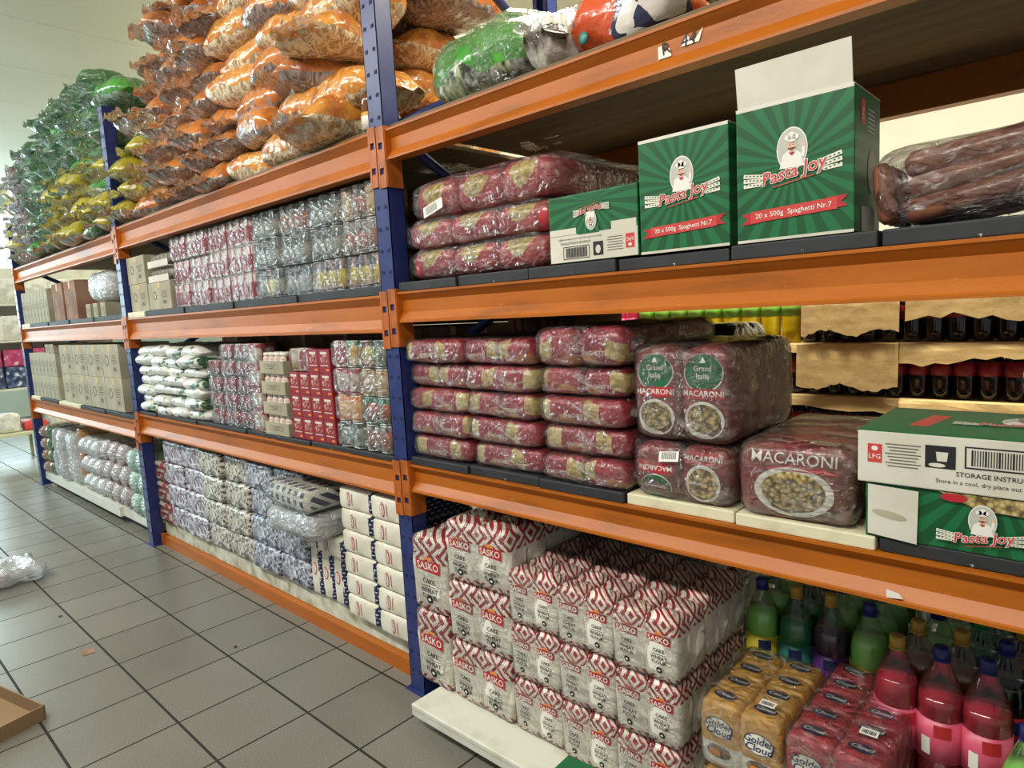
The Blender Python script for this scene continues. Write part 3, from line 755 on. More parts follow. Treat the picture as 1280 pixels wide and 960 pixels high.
BT['ly'][0].put((1.782, .10, .235), 0, 'bottle of light green drink nearest the camera at the right edge, lower than the rest', 'drink bottles on the bottom shelf')
def crate(x0, x1, y0, y1, z0, z1, label):
    b = MB(); t = .012
    b.box(x0, x1, y0, y1, z1-.01, z1, 'black'); b.box(x0, x1, y0, y1, z0, z0+.012, 'black')
    for q in (0, 1): b.box(x0 if q == 0 else x1-t, x0+t if q == 0 else x1, y0, y1, z0+.012, z1-.01, 'slot'); b.box(x0, x1, y0 if q == 0 else y1-t, y0+t if q == 0 else y1, z0+.012, z1-.01, 'slot')
    n = 6
    for i in range(n): xx = x0 + (x1-x0)*(i+.25)/n; b.box(xx, xx+.01, y0-.003, y0+.001, z0+.03, z1-.03, 'black')
    tag(b.build('drink_crate'), label, 'crate', 'black crates')
crate(1.10, 1.57, .40, .96, .101, .2995, 'black plastic crate under the left half of the drink bottles')
crate(1.575, 1.72, .155, .96, .101, .2995, 'narrow black plastic crate under the crimson drink bottles')
crate(1.725, 2.2, .16, .96, .101, .2995, 'black plastic crate under the rightmost drink bottles')
crate(1.725, 1.95, .04, .155, .101, .234, 'low black crate under the single light green bottle at the right edge')

# ================================================================== NEAR BAY, first level: pasta
def neck(seed, m='film_soft', r=.05, l=.09, n=12):
    rr = random.Random(seed); b = MB(); v = []; f = []; K = 5
    for i in range(K+1):
        t = i/K
        for k in range(n):
            a = 6.2832*k/n; rad = r*(1-.65*t + .7*max(0, t-.6))*(1+.35*math.sin(a*4+seed+i)*t)
            v.append((-l*t + .01*rr.uniform(-1, 1)*t, rad*math.cos(a), rad*.55*math.sin(a)*(1-.3*t)))
    for i in range(K):
        for k in range(n): f.append((i*n+k, i*n+(k+1) % n, (i+1)*n+(k+1) % n, (i+1)*n+k))
    b.add(v, f, m, True); return b.mesh('gathered_film')
def taper(vf, hx, t0):
    out = []; hz = max(v[2] for v in vf[0])/2
    for x, y, z in vf[0]:
        t = max(0, (abs(x)/hx - t0)/(1-t0)); out.append((x, y*(1-.25*t), hz + (z-hz)*(1-.55*t) + .004*math.sin(y*90+z*40)*t))
    return out, vf[1]
def pasta_bale(w, d, h, nx, m, hh=.0, nk=True, seed=0):
    def make():
        t = root('pasta_bale', 'pasta bale'); pw = w/nx
        ms = []
        for s in range(3):
            vf = rbox(pw-.004, d/2-.006, h-.006, h*.33, 3, .004, 9, s+seed, bulge=.002); b = MB(); b.add(*vf, m, True); tr = bvh(vf)
            if m == 'pasta':
                put2d(b, text2d('SPAGHETTI', .017, .008), 'white', -.015, h*.32, tree=tr, y=-d/4, off=.002)
            ms.append(b.mesh('pasta_packet'))
        for i in range(nx):
            for j in range(2): kid('pasta_packet', ms[(i+j+seed) % 3], t, ((i-(nx-1)/2)*pw, (j-.5)*d/2, .002), (0, 0, R(180)*((i+seed) % 2)))
        b = MB(); b.add(*(rbox(w+.008, d+.008, h+.001, h*.32, 8, .005, 18, seed+2) if m == 'pasta' else taper(rbox(w+.11, d+.012, h+.004, h*.32, 9, .006, 18, seed+2), (w+.11)/2, .86)), 'film_soft', True)
        kid('plastic_wrap', b.mesh('plastic_wrap'), t)
        if m == 'pasta': kid('gathered_film', neck(seed+1, 'film_crump', r=h*.48, l=.03), t, (w/2-.006, -d*.34, h*.5), (0, 0, R(180)))
        if nk: kid('gathered_film', neck(seed, 'film_crump', r=h*.48, l=.035 if m == 'pasta' else .08), t, (-w/2+(.012 if m == 'pasta' else .03), -d*.34, h*.5))
        return t
    return Proto(make)
ZS1 = .9265
P1 = [pasta_bale(.292, .46, .082, 1, 'pasta', seed=s) for s in (0, 1, 2)]
P1b = [pasta_bale(.292, .46, .082, 2, 'pasta', seed=s) for s in (3, 4)]
for c in range(3):
    for k in range(5):
        x = (.162, .468, .775)[c] + random.uniform(-.006, .006); pr = (P1 + P1b)[(c*2 + k*3) % 5]
        if c == 2 and k == 4: continue
        pr.put((x, .245 + random.uniform(-.012, .008), ZS1 + k*.0845), R(random.uniform(-1.2, 1.2)), f"red spaghetti bale in clear film, {('bottom', 'second', 'third', 'fourth', 'top')[k]} layer of the {('left', 'middle', 'right')[c]} pile", 'red spaghetti bales')
pl = pasta_bale(.31, .52, .112, 2, 'pasta', seed=9)
pl.put((.785, .262, ZS1+4*.0845), R(-2), 'bulging red bale of spaghetti packets on top of the right pile', 'red spaghetti bales')
# second row behind, under black sheeting
M['blackfilm'] = film('black_sheeting', '17181a', alpha=.93, cloud=.2, bump=.5, bscale=14)
b = MB(); b.add(*rbox(.60, .32, .42, .05, 6, .010, 6, 3), 'blackfilm', True)
tag(b.build('wrapped_bale', None, (.68, .71, ZS1)), 'large bale under black plastic sheeting behind the red spaghetti piles', 'bale')
t = thing('paper_bag_bundle', 'bundle of upright brown paper bags in the shade behind the left red spaghetti pile', 'bundle', (.17, .74, ZS1))
for i in range(8):
    b = MB(); b.add(*rbox(.040, .34, .468 + .006*(i % 3), .012, 2, .004, 12, i), 'carton_edge' if i % 2 else 'carton_b', True); kid('paper_bag', b.mesh('paper_bag'), t, (-.155+i*.044, 0, 0))
# macaroni
def mac_mesh(w, d, h, seed, mode=0):
    vf = rbox(w, d, h, .03, 3, .004, 12, seed, bulge=.006); tr = bvh(vf); b = MB(); b.add(*vf, 'mac_side', True); y = -d/2
    s = w/.13
    if mode == 0:        # upright: green crest on top, red name band, bowl of macaroni beneath
        put2d(b, ell2d(.052*s, h*.20, 26), 'white', 0, h*.74, tree=tr, y=y, off=.0015); put2d(b, ell2d(.050*s, h*.19, 26), 'green', 0, h*.75, tree=tr, y=y, off=.0022)
        put2d(b, text2d('Grand', .019*s, .008), 'white', 0, h*.79, tree=tr, y=y, off=.003); put2d(b, text2d('Italia', .019*s, .008), 'white', 0, h*.71, tree=tr, y=y, off=.003); put2d(b, poly2d([(-.008, 0), (.008, 0), (0, .014)]), 'white', 0, h*.85, tree=tr, y=y, off=.003)
        put2d(b, strip2d(.105*s, .026*s), 'red', 0, h*.53, tree=tr, y=y, off=.0026); put2d(b, text2d('MACARONI', .0205*s, .006), 'white', 0, h*.53, tree=tr, y=y, off=.004)
        put2d(b, ell2d(.052*s, h*.20, 24), 'white', 0, h*.25, tree=tr, y=y, off=.002); put2d(b, ell2d(.044*s, h*.15, 24), 'macaroni', 0, h*.27, tree=tr, y=y, off=.003)
    elif mode == 1:      # packet lying upside down
        put2d(b, ell2d(.045*s, h*.24, 24), 'white', 0, h*.22, tree=tr, y=y, off=.0015); put2d(b, ell2d(.043*s, h*.22, 24), 'green', 0, h*.22, tree=tr, y=y, off=.0022)
        put2d(b, text2d('Grand Italia', .013*s, .004), 'white', 0, h*.24, tree=tr, y=y, off=.003, flip=False)
        put2d(b, strip2d(.105*s, .03*s), 'red', 0, h*.58, tree=tr, y=y, off=.002); put2d(b, text2d('MACARONI', .0185*s, .006), 'white', 0, h*.58, tree=tr, y=y, off=.0035, flip=True)
    else:                # name above a round bowl
        put2d(b, strip2d(.105*s, .028*s), 'red', 0, h*.83, tree=tr, y=y, off=.002); put2d(b, text2d('MACARONI', .019*s, .006), 'white', 0, h*.83, tree=tr, y=y, off=.0035)
        put2d(b, ell2d(.046*s, h*.33, 26), 'white', 0, h*.40, tree=tr, y=y, off=.002); put2d(b, ell2d(.037*s, h*.26, 26), 'macaroni', 0, h*.41, tree=tr, y=y, off=.003)
    for i, zz in enumerate((.35, .6)):           # lettering up the gusset
        put2d(b, text2d('MACARONI', .02*s, .004), 'redlite', 0, h*.5, x=w/2+.0062, face='side', ang=R(90))
        break
    return b.mesh('macaroni_packet')
def mac_bale(w, d, h, nx, ny, modes, wrap='film_soft'):
    def make():
        t = root('macaroni_bale', 'macaroni bale'); ms = [mac_mesh(w/nx-.003, d/ny-.003, h-.006, i+1, mo) for i, mo in enumerate(modes)]
        for i in range(nx):
            for j in range(ny): kid('macaroni_packet', ms[i % len(ms)], t, ((i-(nx-1)/2)*w/nx, (j-(ny-1)/2)*d/ny, .001))
        b = MB(); b.add(*rbox(w+.014, d+.014, h+.004, .038, 6, .004, 13, nx), wrap, True); kid('plastic_wrap', b.mesh('plastic_wrap'), t)
        b = MB(); put2d(b, strip2d(.055, .026), 'white', 0, 0, y=0)
        for q in range(12): put2d(b, rect2d(.0016, .018), 'ink', -.02+q*.0036, .002, y=-.0006)
        if nx == 2 and modes[0] == 1: kid('barcode_label', b.mesh('barcode_label'), t, (-.02, -d/2-.014, h*.80), (R(-25), R(-6), 0))
        return t
    return Proto(make)
mac_bale(.262, .36, .148, 2, 3, (1, 2)).put((1.082, .19, ZS1), R(0), 'clear-wrapped bale of macaroni packets with a barcode sticker, under the green-topped bale')
mac_bale(.262, .40, .24, 2, 4, (0,)).put((1.085, .215, ZS1+.154), R(0), 'tall clear-wrapped bale of green-crested macaroni packets standing on another macaroni bale')
mac_bale(.245, .42, .178, 1, 4, (2,)).put((1.357, .218, ZS1), R(1.5), 'clear-wrapped macaroni bale with one large bowl picture beside the green cartons')

# ---- green spaghetti cartons
def emblem(b, cx, cz, s, y, nameline=True, face='front', flip=False):
    A = dict(face=face, flip=flip)
    def p(art, m, dx, dz, lay, ang=0):
        if flip: dx, dz = -dx, -dz
        if face == 'front': put2d(b, art, m, cx+dx*s, cz+dz*s, y=y-.0003*lay, ang=ang, flip=flip)
        else: put2d(b, art, m, cx+dx*s, cz + .0003*lay, y=y+dz*s, ang=ang, face='top', flip=flip)
    sc = lambda art: ([(a*s, c*s) for a, c in art[0]], art[1])
    p(sc(ell2d(.235, .33, 28)), 'white', 0, .30, 1); p(sc(ell2d(.22, .31, 28)), 'oval', 0, .30, 2)
    p(sc(poly2d([(-.19, -.20), (.19, -.20), (.13, .0), (.05, .06), (-.06, .06), (-.14, -.0)])), 'white', 0, .22, 3)       # jacket
    p(sc(poly2d([(-.02, 0), (.03, 0), (.05, .16), (-.0, .15)])), 'white', .155, .16, 4); p(sc(ell2d(.03, .035, 10)), 'skin', .18, .34, 5)
    p(sc(ell2d(.075, .085)), 'skin', .0, .34, 5); p(sc(strip2d(.10, .03, 4)), 'ink', .0, .405, 5)
    for dx, dz, r in ((-.06, .475, .05), (.0, .50, .06), (.06, .475, .05)): p(sc(ell2d(r, r*.9)), 'white', dx, dz, 6)
    p(sc(strip2d(.12, .06, 4)), 'white', .0, .435, 6)
    p(sc(strip2d(.055, .018, 4, -.012)), 'ink', -.03, .318, 7); p(sc(strip2d(.055, .018, 4, -.012)), 'ink', .03, .318, 7); p(sc(ell2d(.022, .014, 10)), 'red', .0, .29, 7)
    p(sc(ell2d(.009, .009, 8)), 'ink', -.026, .362, 7); p(sc(ell2d(.009, .009, 8)), 'ink', .026, .362, 7); p(sc(poly2d([(-.05, 0), (.05, 0), (.0, -.05)])), 'red', 0, .25, 7)
    for k in range(3):                                     # ribbons of pasta left and right
        p(sc(strip2d(.34, .06)), 'paper', .56, .08-.075*k, 3, R(14-5*k)); p(sc(strip2d(.34, .06)), 'paper', -.60, -.02-.07*k, 3, R(-8+4*k))
        for q in range(5): p(sc(ell2d(.02, .011, 8)), 'green', .44+.06*q, .05+.014*q-.073*k, 4, R(14-6*k)); p(sc(ell2d(.02, .011, 8)), 'green', -.72+.06*q, -.0-.008*q-.07*k, 4)
    p(sc(text2d('Pasta Joy', .275, .045, .25)), 'white', 0, -.04, 6, R(9)); p(sc(text2d('Pasta Joy', .275, .008, .25)), 'redlite', 0, -.04, 8, R(9)); p(sc(strip2d(.62, .014)), 'redlite', .02, -.19, 7, R(9))
def banner(b, cx, cz, w, h, y, txt):
    put2d(b, poly2d([(-w/2-.02, -h*.75), (-w/2+.02, -h*.7), (-w/2+.02, h*.25), (-w/2-.02, h*.2), (-w/2-.008, -h*.25)]), 'red', cx, cz, y=y)
    put2d(b, poly2d([(w/2+.02, h*.75), (w/2-.02, h*.7), (w/2-.02, -h*.25), (w/2+.02, -h*.2), (w/2+.008, h*.25)]), 'red', cx, cz, y=y)
    put2d(b, poly2d([(-w/2, -h/2-.004), (w/2, -h/2+.004), (w/2, h/2+.004), (-w/2, h/2-.004)]), 'redlite', cx, cz, y=y-.0004); put2d(b, text2d(txt, h*.62, .006), 'white', cx, cz, y=y-.0010, ang=R(2))
M['rays_a'] = mat('green_ray_carton', '1d7a48', .42, fn=rays_fn(0, .155, 24, '0b4f27', '14683a'))
def spaghetti_carton(w, d, h, flap=0):
    t = root('spaghetti_carton', 'carton'); b = MB(); b.add(*rbox(w, d, h, .003, 1), 'rays_a'); y = -d/2-.0008
    b.box(-w/2+.001, w/2-.001, -d/2-.0006, -d/2+.001, 0, .006, 'flap'); b.box(-w/2+.001, w/2-.001, -d/2-.0006, -d/2+.001, h-.007, h, 'flap')
    b.box(-w/2, w/2, -d/2, d/2, h-.0008, h+.0006, 'flap')
    emblem(b, 0, h*.50, w*.56, y); banner(b, 0, h*.20, w*.74, h*.085, y-.001, '20 x 500g  Spaghetti Nr.7')
    # side panel: red mark and small print
    x = w/2+.0008
    put2d(b, rect2d(.03, .05), 'redlite', -d*.2, h*.84, x=x, face='side'); put2d(b, text2d('LFG', .014, .006), 'white', -d*.2, h*.83, x=x+.0005, face='side', ang=R(90))
    for i in range(6): put2d(b, rect2d(.05, .003), 'flap', d*.12, h*(.88-.03*i), x=x, face='side')
    put2d(b, ell2d(.03, .045), 'flap', d*.15, h*.45, x=x, face='side'); put2d(b, rect2d(d*.5, .05), 'flap', 0, h*.1, x=x, face='side')
    kid('carton_body', b.mesh('carton_body'), t)
    if flap:
        b = MB(); b.box(-w/2+.004, w/2-.004, -.002, .002, 0, flap, 'flap'); kid('open_flap', b.mesh('open_flap'), t, (0, -d/2+.004, h), (R(8), R(0), 0))
    return t
ZS2 = 1.5495
o = spaghetti_carton(.232, .19, .272); o.location = (1.112, .10, ZS2); o.rotation_euler.z = R(0); o['label'] = 'closed green spaghetti carton with a red ribbon, left of the open one'
KIDS.clear()
o = spaghetti_carton(.240, .19, .286, .085); o.location = (1.365, .10, ZS2); o.rotation_euler.z = R(.5); o['label'] = 'larger green spaghetti carton with its white top flap standing open'
def half_carton():
    t = root('spaghetti_carton', 'carton'); w, d, h = .285, .22, .178; b = MB(); b.add(*rbox(w, d, h, .003, 1), 'rays_a'); y = -d/2-.0008
    put2d(b, rect2d(w-.004, .072), 'flap', 0, .038, y=y); put2d(b, rect2d(.09, .018), 'flap', -.095, .082, y=y); put2d(b, rect2d(.075, .02), 'flap', .10, .084, y=y)
    emblem(b, 0, h*.72, w*.27, y-.001, flip=True)
    for q in range(22): put2d(b, rect2d(.0018 + .0012*(q % 3 == 0), .026), 'ink', -.085+q*.0032, .026, y=y-.0006)
    for a_, b_, w_, h_ in ((-.052, .042, .084, .002), (-.052, .010, .084, .002), (-.095, .026, .002, .032), (-.009, .026, .002, .032)): put2d(b, rect2d(w_, h_), 'ink', a_, b_, y=y-.0006)
    put2d(b, rect2d(.032, .036), 'ink', .02, .03, y=y-.0006); put2d(b, ell2d(.008, .011), 'flap', .02, .028, y=y-.001); put2d(b, text2d('STORAGE INSTRUCTIONS:', .0085, .005), 'ink', -.055, .052, y=y-.0006, flip=True); put2d(b, text2d('Store in a cool, dry place out of direct sunlight.', .0075), 'ink', -.04, .062, y=y-.0006, flip=True)
    put2d(b, rect2d(.026, .036), 'redlite', .118, .04, y=y-.0006); put2d(b, text2d('LFG', .012, .006), 'white', .118, .044, y=y-.001, flip=True); put2d(b, ell2d(.005, .004), 'white', .118, .03, y=y-.001)
    for i in range(6): put2d(b, rect2d(.05-.005*(i % 2), .002), 'carton_p', .073, .022+.0065*i, y=y-.0006)
    b.box(-w/2, w/2, -d/2, d/2, h-.0006, h+.0006, 'green'); put2d(b, rect2d(.07, .016), 'rays_a', -.01, .08, y=y-.0012)
    kid('carton_body', b.mesh('carton_body'), t); return t
o = half_carton(); o.location = (.848, .115, ZS2); o['label'] = 'low green and white spaghetti carton standing upside down beside the red pasta bags'
# flat cartons on level one, right
def flat_carton(white_front):
    t = root('spaghetti_carton', 'carton'); w, d, h = .44, .30, (.108 if white_front else .115); b = MB(); y = -d/2-.0008
    if white_front:
        b.add(*rbox(w, d, h, .003, 1), 'flap'); b.box(-w/2, w/2, -d/2, d/2, h-.001, h+.0008, 'green'); b.box(w/2-.001, w/2+.0006, -d/2, d/2, 0, h, 'green')
        L = -w/2
        put2d(b, rect2d(.026, .038), 'redlite', L+.032, .062, y=y); put2d(b, text2d('LFG', .0135, .006), 'white', L+.032, .055, y=y-.0005); put2d(b, ell2d(.006, .005), 'white', L+.032, .072, y=y-.0005)
        for i in range(8): put2d(b, rect2d(.062-.008*(i % 3), .0022), 'carton_p', L+.082, .083-.0063*i, y=y)
        put2d(b, rect2d(.05, .044), 'ink', L+.145, .066, y=y); put2d(b, poly2d([(-.008, -.01), (.008, -.01), (.01, .008), (-.01, .008)]), 'flap', L+.148, .068, y=y-.0005); put2d(b, ell2d(.014, .004), 'flap', L+.14, .05, y=y-.0005)
        put2d(b, rect2d(.142, .042), 'ink', L+.255, .070, y=y); put2d(b, rect2d(.136, .036), 'flap', L+.255, .070, y=y-.0004)
        for q in range(30): put2d(b, rect2d(.0018 + .0014*((q*7) % 5 == 0), .030), 'ink', L+.196+q*.0041, .070, y=y-.0008)
        put2d(b, text2d('STORAGE INSTRUCTIONS:', .0125, .008), 'ink', L+.245, .036, y=y); put2d(b, text2d('Store in a cool, dry place out of direct sunlight.', .0112), 'ink', L+.245, .020, y=y)
        put2d(b, ell2d(.012, .014), 'ink', L+.355, .055, y=y); put2d(b, text2d('V', .018, .01), 'white', L+.355, .055, y=y-.0005)
        # printed lid
        put2d(b, rect2d(.035, .14), 'redlite', -.12, h+.0010, y=.0, face='top', ang=R(-8)); emblem(b, .03, h+.0014, .14, .0, face='top')
    else:
        b.add(*rbox(w-.012, d-.01, h, .003, 1), 'rays_a'); L = -w/2+.006
        put2d(b, poly2d([(0, .008), (.088, .0), (.090, .108), (0, .112)]), 'flap', L+.006, 0, y=y); put2d(b, ell2d(.032, .008, 14), 'carton', L+.045, .052, y=y-.0006, ang=-.15)
        put2d(b, rect2d(.12, h-.004), 'flap', w/2-.075, h/2, y=y); put2d(b, ell2d(.034, .012), 'carton', w/2-.09, .03, y=y-.0006)
        put2d(b, poly2d([(-.06, .0), (.085, .0), (.085, -.03), (.0, -.026)]), 'macaroni', L+.19, h-.001, y=y-.0004); put2d(b, ell2d(.022, .008), 'red', L+.155, h-.010, y=y-.001)
        emblem(b, L+.20, .038, .095, y-.001)
    kid('carton_body', b.mesh('carton_body'), t); return t
o = flat_carton(False); o.location = (1.722, .155, ZS1); o['label'] = 'torn green spaghetti carton with white tape patches, under the flat carton lid'
o = flat_carton(True); o.location = (1.716, .150, ZS1+.116); o.rotation_euler = (0, 0, R(-.5)); o['label'] = 'flat green carton with storage instructions and barcode, lying on a torn one'
b = MB(); b.add(*rbox(.17, .2, .17, .07, 5, .012, 9, 4), 'greyplastic', True); tag(b.build('plastic_bag', None, (1.83, .19, ZS1+.226)), 'crumpled grey plastic bag on the flat carton at the right edge', 'plastic bag')

# ================================================================== NEAR BAY, second level
P2 = [pasta_bale(.60, .50, .098, 3, 'pasta2', seed=11), pasta_bale(.62, .50, .092, 3, 'pasta2', seed=12), pasta_bale(.60, .50, .122, 3, 'pasta2', seed=13)]
for k, (pr, z, x, l) in enumerate(zip(P2, (0, .102, .196), (.375, .375, .41), ('bottom', 'middle', 'top'))):
    o = pr.put((x, .27, ZS2+z), R((0, 1, -1)[k]), f"clear-wrapped red and yellow pasta bag, {l} of the three left of the green cartons", 'red and yellow pasta bags')
b = MB(); put2d(b, strip2d(.10, .035), 'white', 0, 0, y=0)
for q in range(12): put2d(b, rect2d(.002, .026), 'ink', -.035+q*.005, 0, y=-.0006)
kid('barcode_label', b.mesh('barcode_label'), o, (-.19, -.262, .030), (R(-8), R(-14), 0))
def brown_bale():
    t = root('spaghetti_bundle', 'bundle'); rr = random.Random(3)
    for i in range(14):
        r = .0235 + rr.uniform(0, .004); b = MB(); L = rr.uniform(.33, .38); k = i % 5; j = i//5
        b.lathe([(r*.5, 0), (r, .012), (r*1.02, L/2), (r, L-.012), (r*.5, L)], 'brownbag', 10, Euler((0, R(90 - 9 + rr.uniform(-3, 3)), R(rr.uniform(-6, 6)))).to_matrix().to_4x4())
        kid('spaghetti_packet', b.mesh('spaghetti_packet'), t, (-.185 + rr.uniform(0, .02), -.098 + .048*k, .028 + .044*j))
    for i in range(4):
        b = MB(); b.lathe([(.01, 0), (.019, .01), (.02, .06), (.018, .108), (.01, .12)], 'brownbag', 10); kid('spaghetti_packet', b.mesh('spaghetti_packet'), t, (-.20, -.09 + .044*i, .012), (R(rr.uniform(-4, 4)), R(-8), 0))
    b = MB(); V, Fc = rbox(.46, .27, .165, .06, 6, .010, 10, 8); V = [(x, y, z + max(0, x)*.16*(z/.165)) for x, y, z in V]; b.add(V, Fc, 'film_soft', True); kid('plastic_wrap', b.mesh('plastic_wrap'), t)
    kid('gathered_film', neck(4, r=.06, l=.05), t, (.22, -.05, .11), (0, 0, R(180)))
    return t
o = brown_bale(); o.location = (1.735, .155, ZS2); o['label'] = 'loose clear-wrapped bundle of brown spaghetti packets at the right of the green cartons'

# ================================================================== NEAR BAY, top
ZT = 2.086
b = MB(); b.add(*rbox(.44, .34, .20, .09, 7, .018, 7, 3, .012), 'greenbag', True)
g = thing('snack_multipack', 'shiny green and clear multipack bag on the top shelf beside the tall blue upright', 'snack bag', (.42, .20, ZT), R(-3)); kid('bag_body', b.mesh('bag_body'), g)
b = MB(); b.add(*rbox(.47, .36, .215, .095, 8, .014, 12, 5), 'film_soft', True); kid('plastic_wrap', b.mesh('plastic_wrap'), g)
kid('gathered_film', neck(7, 'film_milky', r=.07, l=.10), g, (.21, -.04, .08), (0, 0, R(180))); kid('gathered_film', neck(8, 'film_milky', r=.06, l=.06), g, (-.22, -.02, .08))
b = MB(); b.add(*rbox(.33, .32, .18, .08, 7, .02, 8, 8, .01), 'orangebag', True)
g = thing('snack_multipack', 'red-orange and white multipack bag with a knotted clear neck on the top shelf', 'snack bag', (.93, .20, ZT), R(-6)); kid('bag_body', b.mesh('bag_body'), g)
kid('gathered_film', neck(9, 'film_milky', r=.07, l=.09), g, (-.13, -.06, .11), (0, R(40), 0))
b = MB(); b.lathe([(.0, .0), (.016, .0), (.016, .004), (.008, .006)], 'lab_teal', 16, Euler((R(90), 0, 0)).to_matrix().to_4x4()); kid('blue_sticker', b.mesh('blue_sticker'), g, (-.10, -.158, .045))
b = MB(); b.add(*pillow(.36, .3, .15, 16, 12, .02, 7, 9, .06, 4), 'whitebag', True)
g = thing('plastic_bag', 'knotted white plastic bag lying between the green and the orange multipacks', 'plastic bag', (.705, .17, ZT), R(78)); g.scale = (.9, .42, 1.1); kid('bag_body', b.mesh('bag_body'), g); kid('gathered_film', neck(11, 'film_milky', r=.07, l=.08), g, (-.15, 0, .09))
b = MB(); b.add(*pillow(.42, .34, .14, 16, 12, .02, 7, 10, .06, 4), 'snack_y', True)
tag(b.build('snack_bag', None, (1.33, .22, ZT), R(4)), 'olive and silver snack bag at the right end of the top shelf row', 'snack bag')

# ================================================================== snack bag heaps
def snack_proto(mkey, fin, w, d, h, seeds, amp=.011):
    out = []
    for s in seeds:
        def make(s=s):
            t = root('snack_bag', 'snack bag'); b = MB(); b.add(*bag(w, d, h, s), mkey, True); kid('bag_body', b.mesh('bag_body'), t)
            b = MB(); n = 10; v = []; rr = random.Random(s)
            for i in range(5):
                for k in range(n+1):
                    q = k/n - .5; v.append((-w/2 + .012 - .017*i, q*d*(.80 - .08*i + .08*(i > 2)), h*.5 - .02 + .018*math.sin(k*2.1+s)*i/4 + rr.uniform(-.014, .014)*i/3))
            f = [(i*(n+1)+k, i*(n+1)+k+1, (i+1)*(n+1)+k+1, (i+1)*(n+1)+k) for i in range(4) for k in range(n)]
            b.add(v, f, fin, True); kid('crimped_end', b.mesh('crimped_end'), t)
            return t
        out.append(Proto(make))
    return out
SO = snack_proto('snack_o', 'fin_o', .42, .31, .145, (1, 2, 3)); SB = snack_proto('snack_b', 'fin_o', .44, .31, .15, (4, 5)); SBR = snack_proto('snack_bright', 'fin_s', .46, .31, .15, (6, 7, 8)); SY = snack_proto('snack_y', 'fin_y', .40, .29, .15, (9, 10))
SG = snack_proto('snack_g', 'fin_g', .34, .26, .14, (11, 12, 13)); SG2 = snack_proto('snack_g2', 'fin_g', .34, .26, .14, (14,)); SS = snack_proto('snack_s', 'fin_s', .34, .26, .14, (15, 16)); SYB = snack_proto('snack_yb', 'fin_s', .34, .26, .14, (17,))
rr = random.Random(21)
def lerp(t, pts):
    for (a, b), (c, d) in zip(pts, pts[1:]):
        if t <= c: return b + (d-b)*(t-a)/(c-a)
    return pts[-1][1]
place = 0
layers = 10
for k in range(layers):
    z = ZT + k*.122
    xl = lerp(z, [(2.0, -2.98), (2.5, -2.72), (2.82, -2.28), (3.1, -2.12), (3.4, -1.95)]); xr = lerp(z, [(2.0, -.30), (2.6, -.30), (3.0, -.4), (3.4, -.8)])
    xs_ = []; x = xl + .19
    while x < xr: xs_.append(x); x += .335
    for i, x in enumerate(xs_):
        x += (.08 if k % 2 else 0) + rr.uniform(-.02, .02); x = min(x, -.31)
        right = x > -1.2
        if x < -2.45: P = SY
        elif x < -2.15 and rr.random() < .5: P = SY
        else: P = SBR if (right and rr.random() < .75) else (SO if rr.random() < .68 else SB)
        p = rr.choice(P); side = right and rr.random() < .8
        rz = R(rr.uniform(-12, 12)) if side else R(rr.uniform(65, 112))
        cn = {id(SO): 'orange', id(SB): 'brown', id(SBR): 'bright orange', id(SY): 'yellow-green'}[id(P)]
        y = .16 + rr.uniform(-.03, .03) if side else .17 + rr.uniform(-.05, .04)
        o = p.put((x, y + .008*k, z), rz, f"{cn} snack bag, {ORD[i]} from the left in the {ORD[k]} layer of the big heap", 'snack bags in the big heap')
        o.rotation_euler = (R(rr.uniform(-7, 7)), R(rr.uniform(-7, 7)), rz); sc = rr.uniform(.92, 1.03); o.scale = (sc, sc, sc)
# second rank behind the first, filled out to block light from behind the heap
for k in range(9):
    z = ZT + k*.146
    xl = lerp(z, [(2.0, -2.9), (2.5, -2.7), (2.82, -2.25), (3.1, -2.0), (3.4, -1.8)]); x = xl + .18; i = 0
    while x < -.26:
        p = rr.choice(SO+SBR); rz = R(90 + rr.uniform(-4, 4))
        o = p.put((x, .64, z), rz, f"orange snack bag in the heap's rear rank, {ORD[i]} from the left, {ORD[k]} layer", 'snack bags in the rear of the big heap'); x += .33; i += 1
# bags seen to the right of the tall upright
for i, (x, y, z, rz) in enumerate([(.20, .62, 2.086, 5), (.23, .64, 2.20, -6), (.20, .60, 2.31, 8)]):
    o = SBR[i % 3].put((x, y, z), R(rz), f"bright orange snack bag behind the green multipack, {('lowest', 'second', 'third', 'topmost')[i]} of the pile", 'orange bags in the near bay')
# far bay: green heap
for k in range(9):
    z = 2.068 + k*.112
    xl = lerp(z, [(2.0, -5.75), (2.6, -5.75), (2.85, -5.5), (3.1, -4.6)]); n = 10
    for i in range(n):
        x = xl + .15 + (-3.05-xl-.15)*i/(n-1) + (.07 if k % 2 else 0) + rr.uniform(-.03, .03)
        x = min(x, -2.99)
        if x < -5.45: P, cn = SYB, 'bright yellow'
        elif x < -4.95: P, cn = SS, 'silver-maroon'
        elif z < 2.42 and x > -4.2 and rr.random() < .75: P, cn = SY, 'yellow-green'
        else: P, cn = (SG2, 'bright green') if rr.random() < .22 else (SG, 'dark green')
        if cn == 'bright yellow' and k > 5: continue
        if k == 8 and x < -4.5: continue
        o = rr.choice(P).put((x, .14 + rr.uniform(-.05, .04) + .004*k, z), 0, f"{cn} snack bag, {ORD[i]} from the left in the {ORD[k]} layer of the far heap", 'snack bags in the far heap')
        o.rotation_euler = (R(rr.uniform(-9, 9)), R(rr.uniform(-9, 9)), R(rr.uniform(68, 112)))
for k in range(7):
    for i in range(8): o = SG[(i+k) % 3].put((-5.35+i*.31, .60, 2.068+k*.138), R(90), f"green snack bag in the far heap's rear rank, {ORD[i]} from the left, {ORD[k]} layer", 'snack bags in the rear of the far heap')
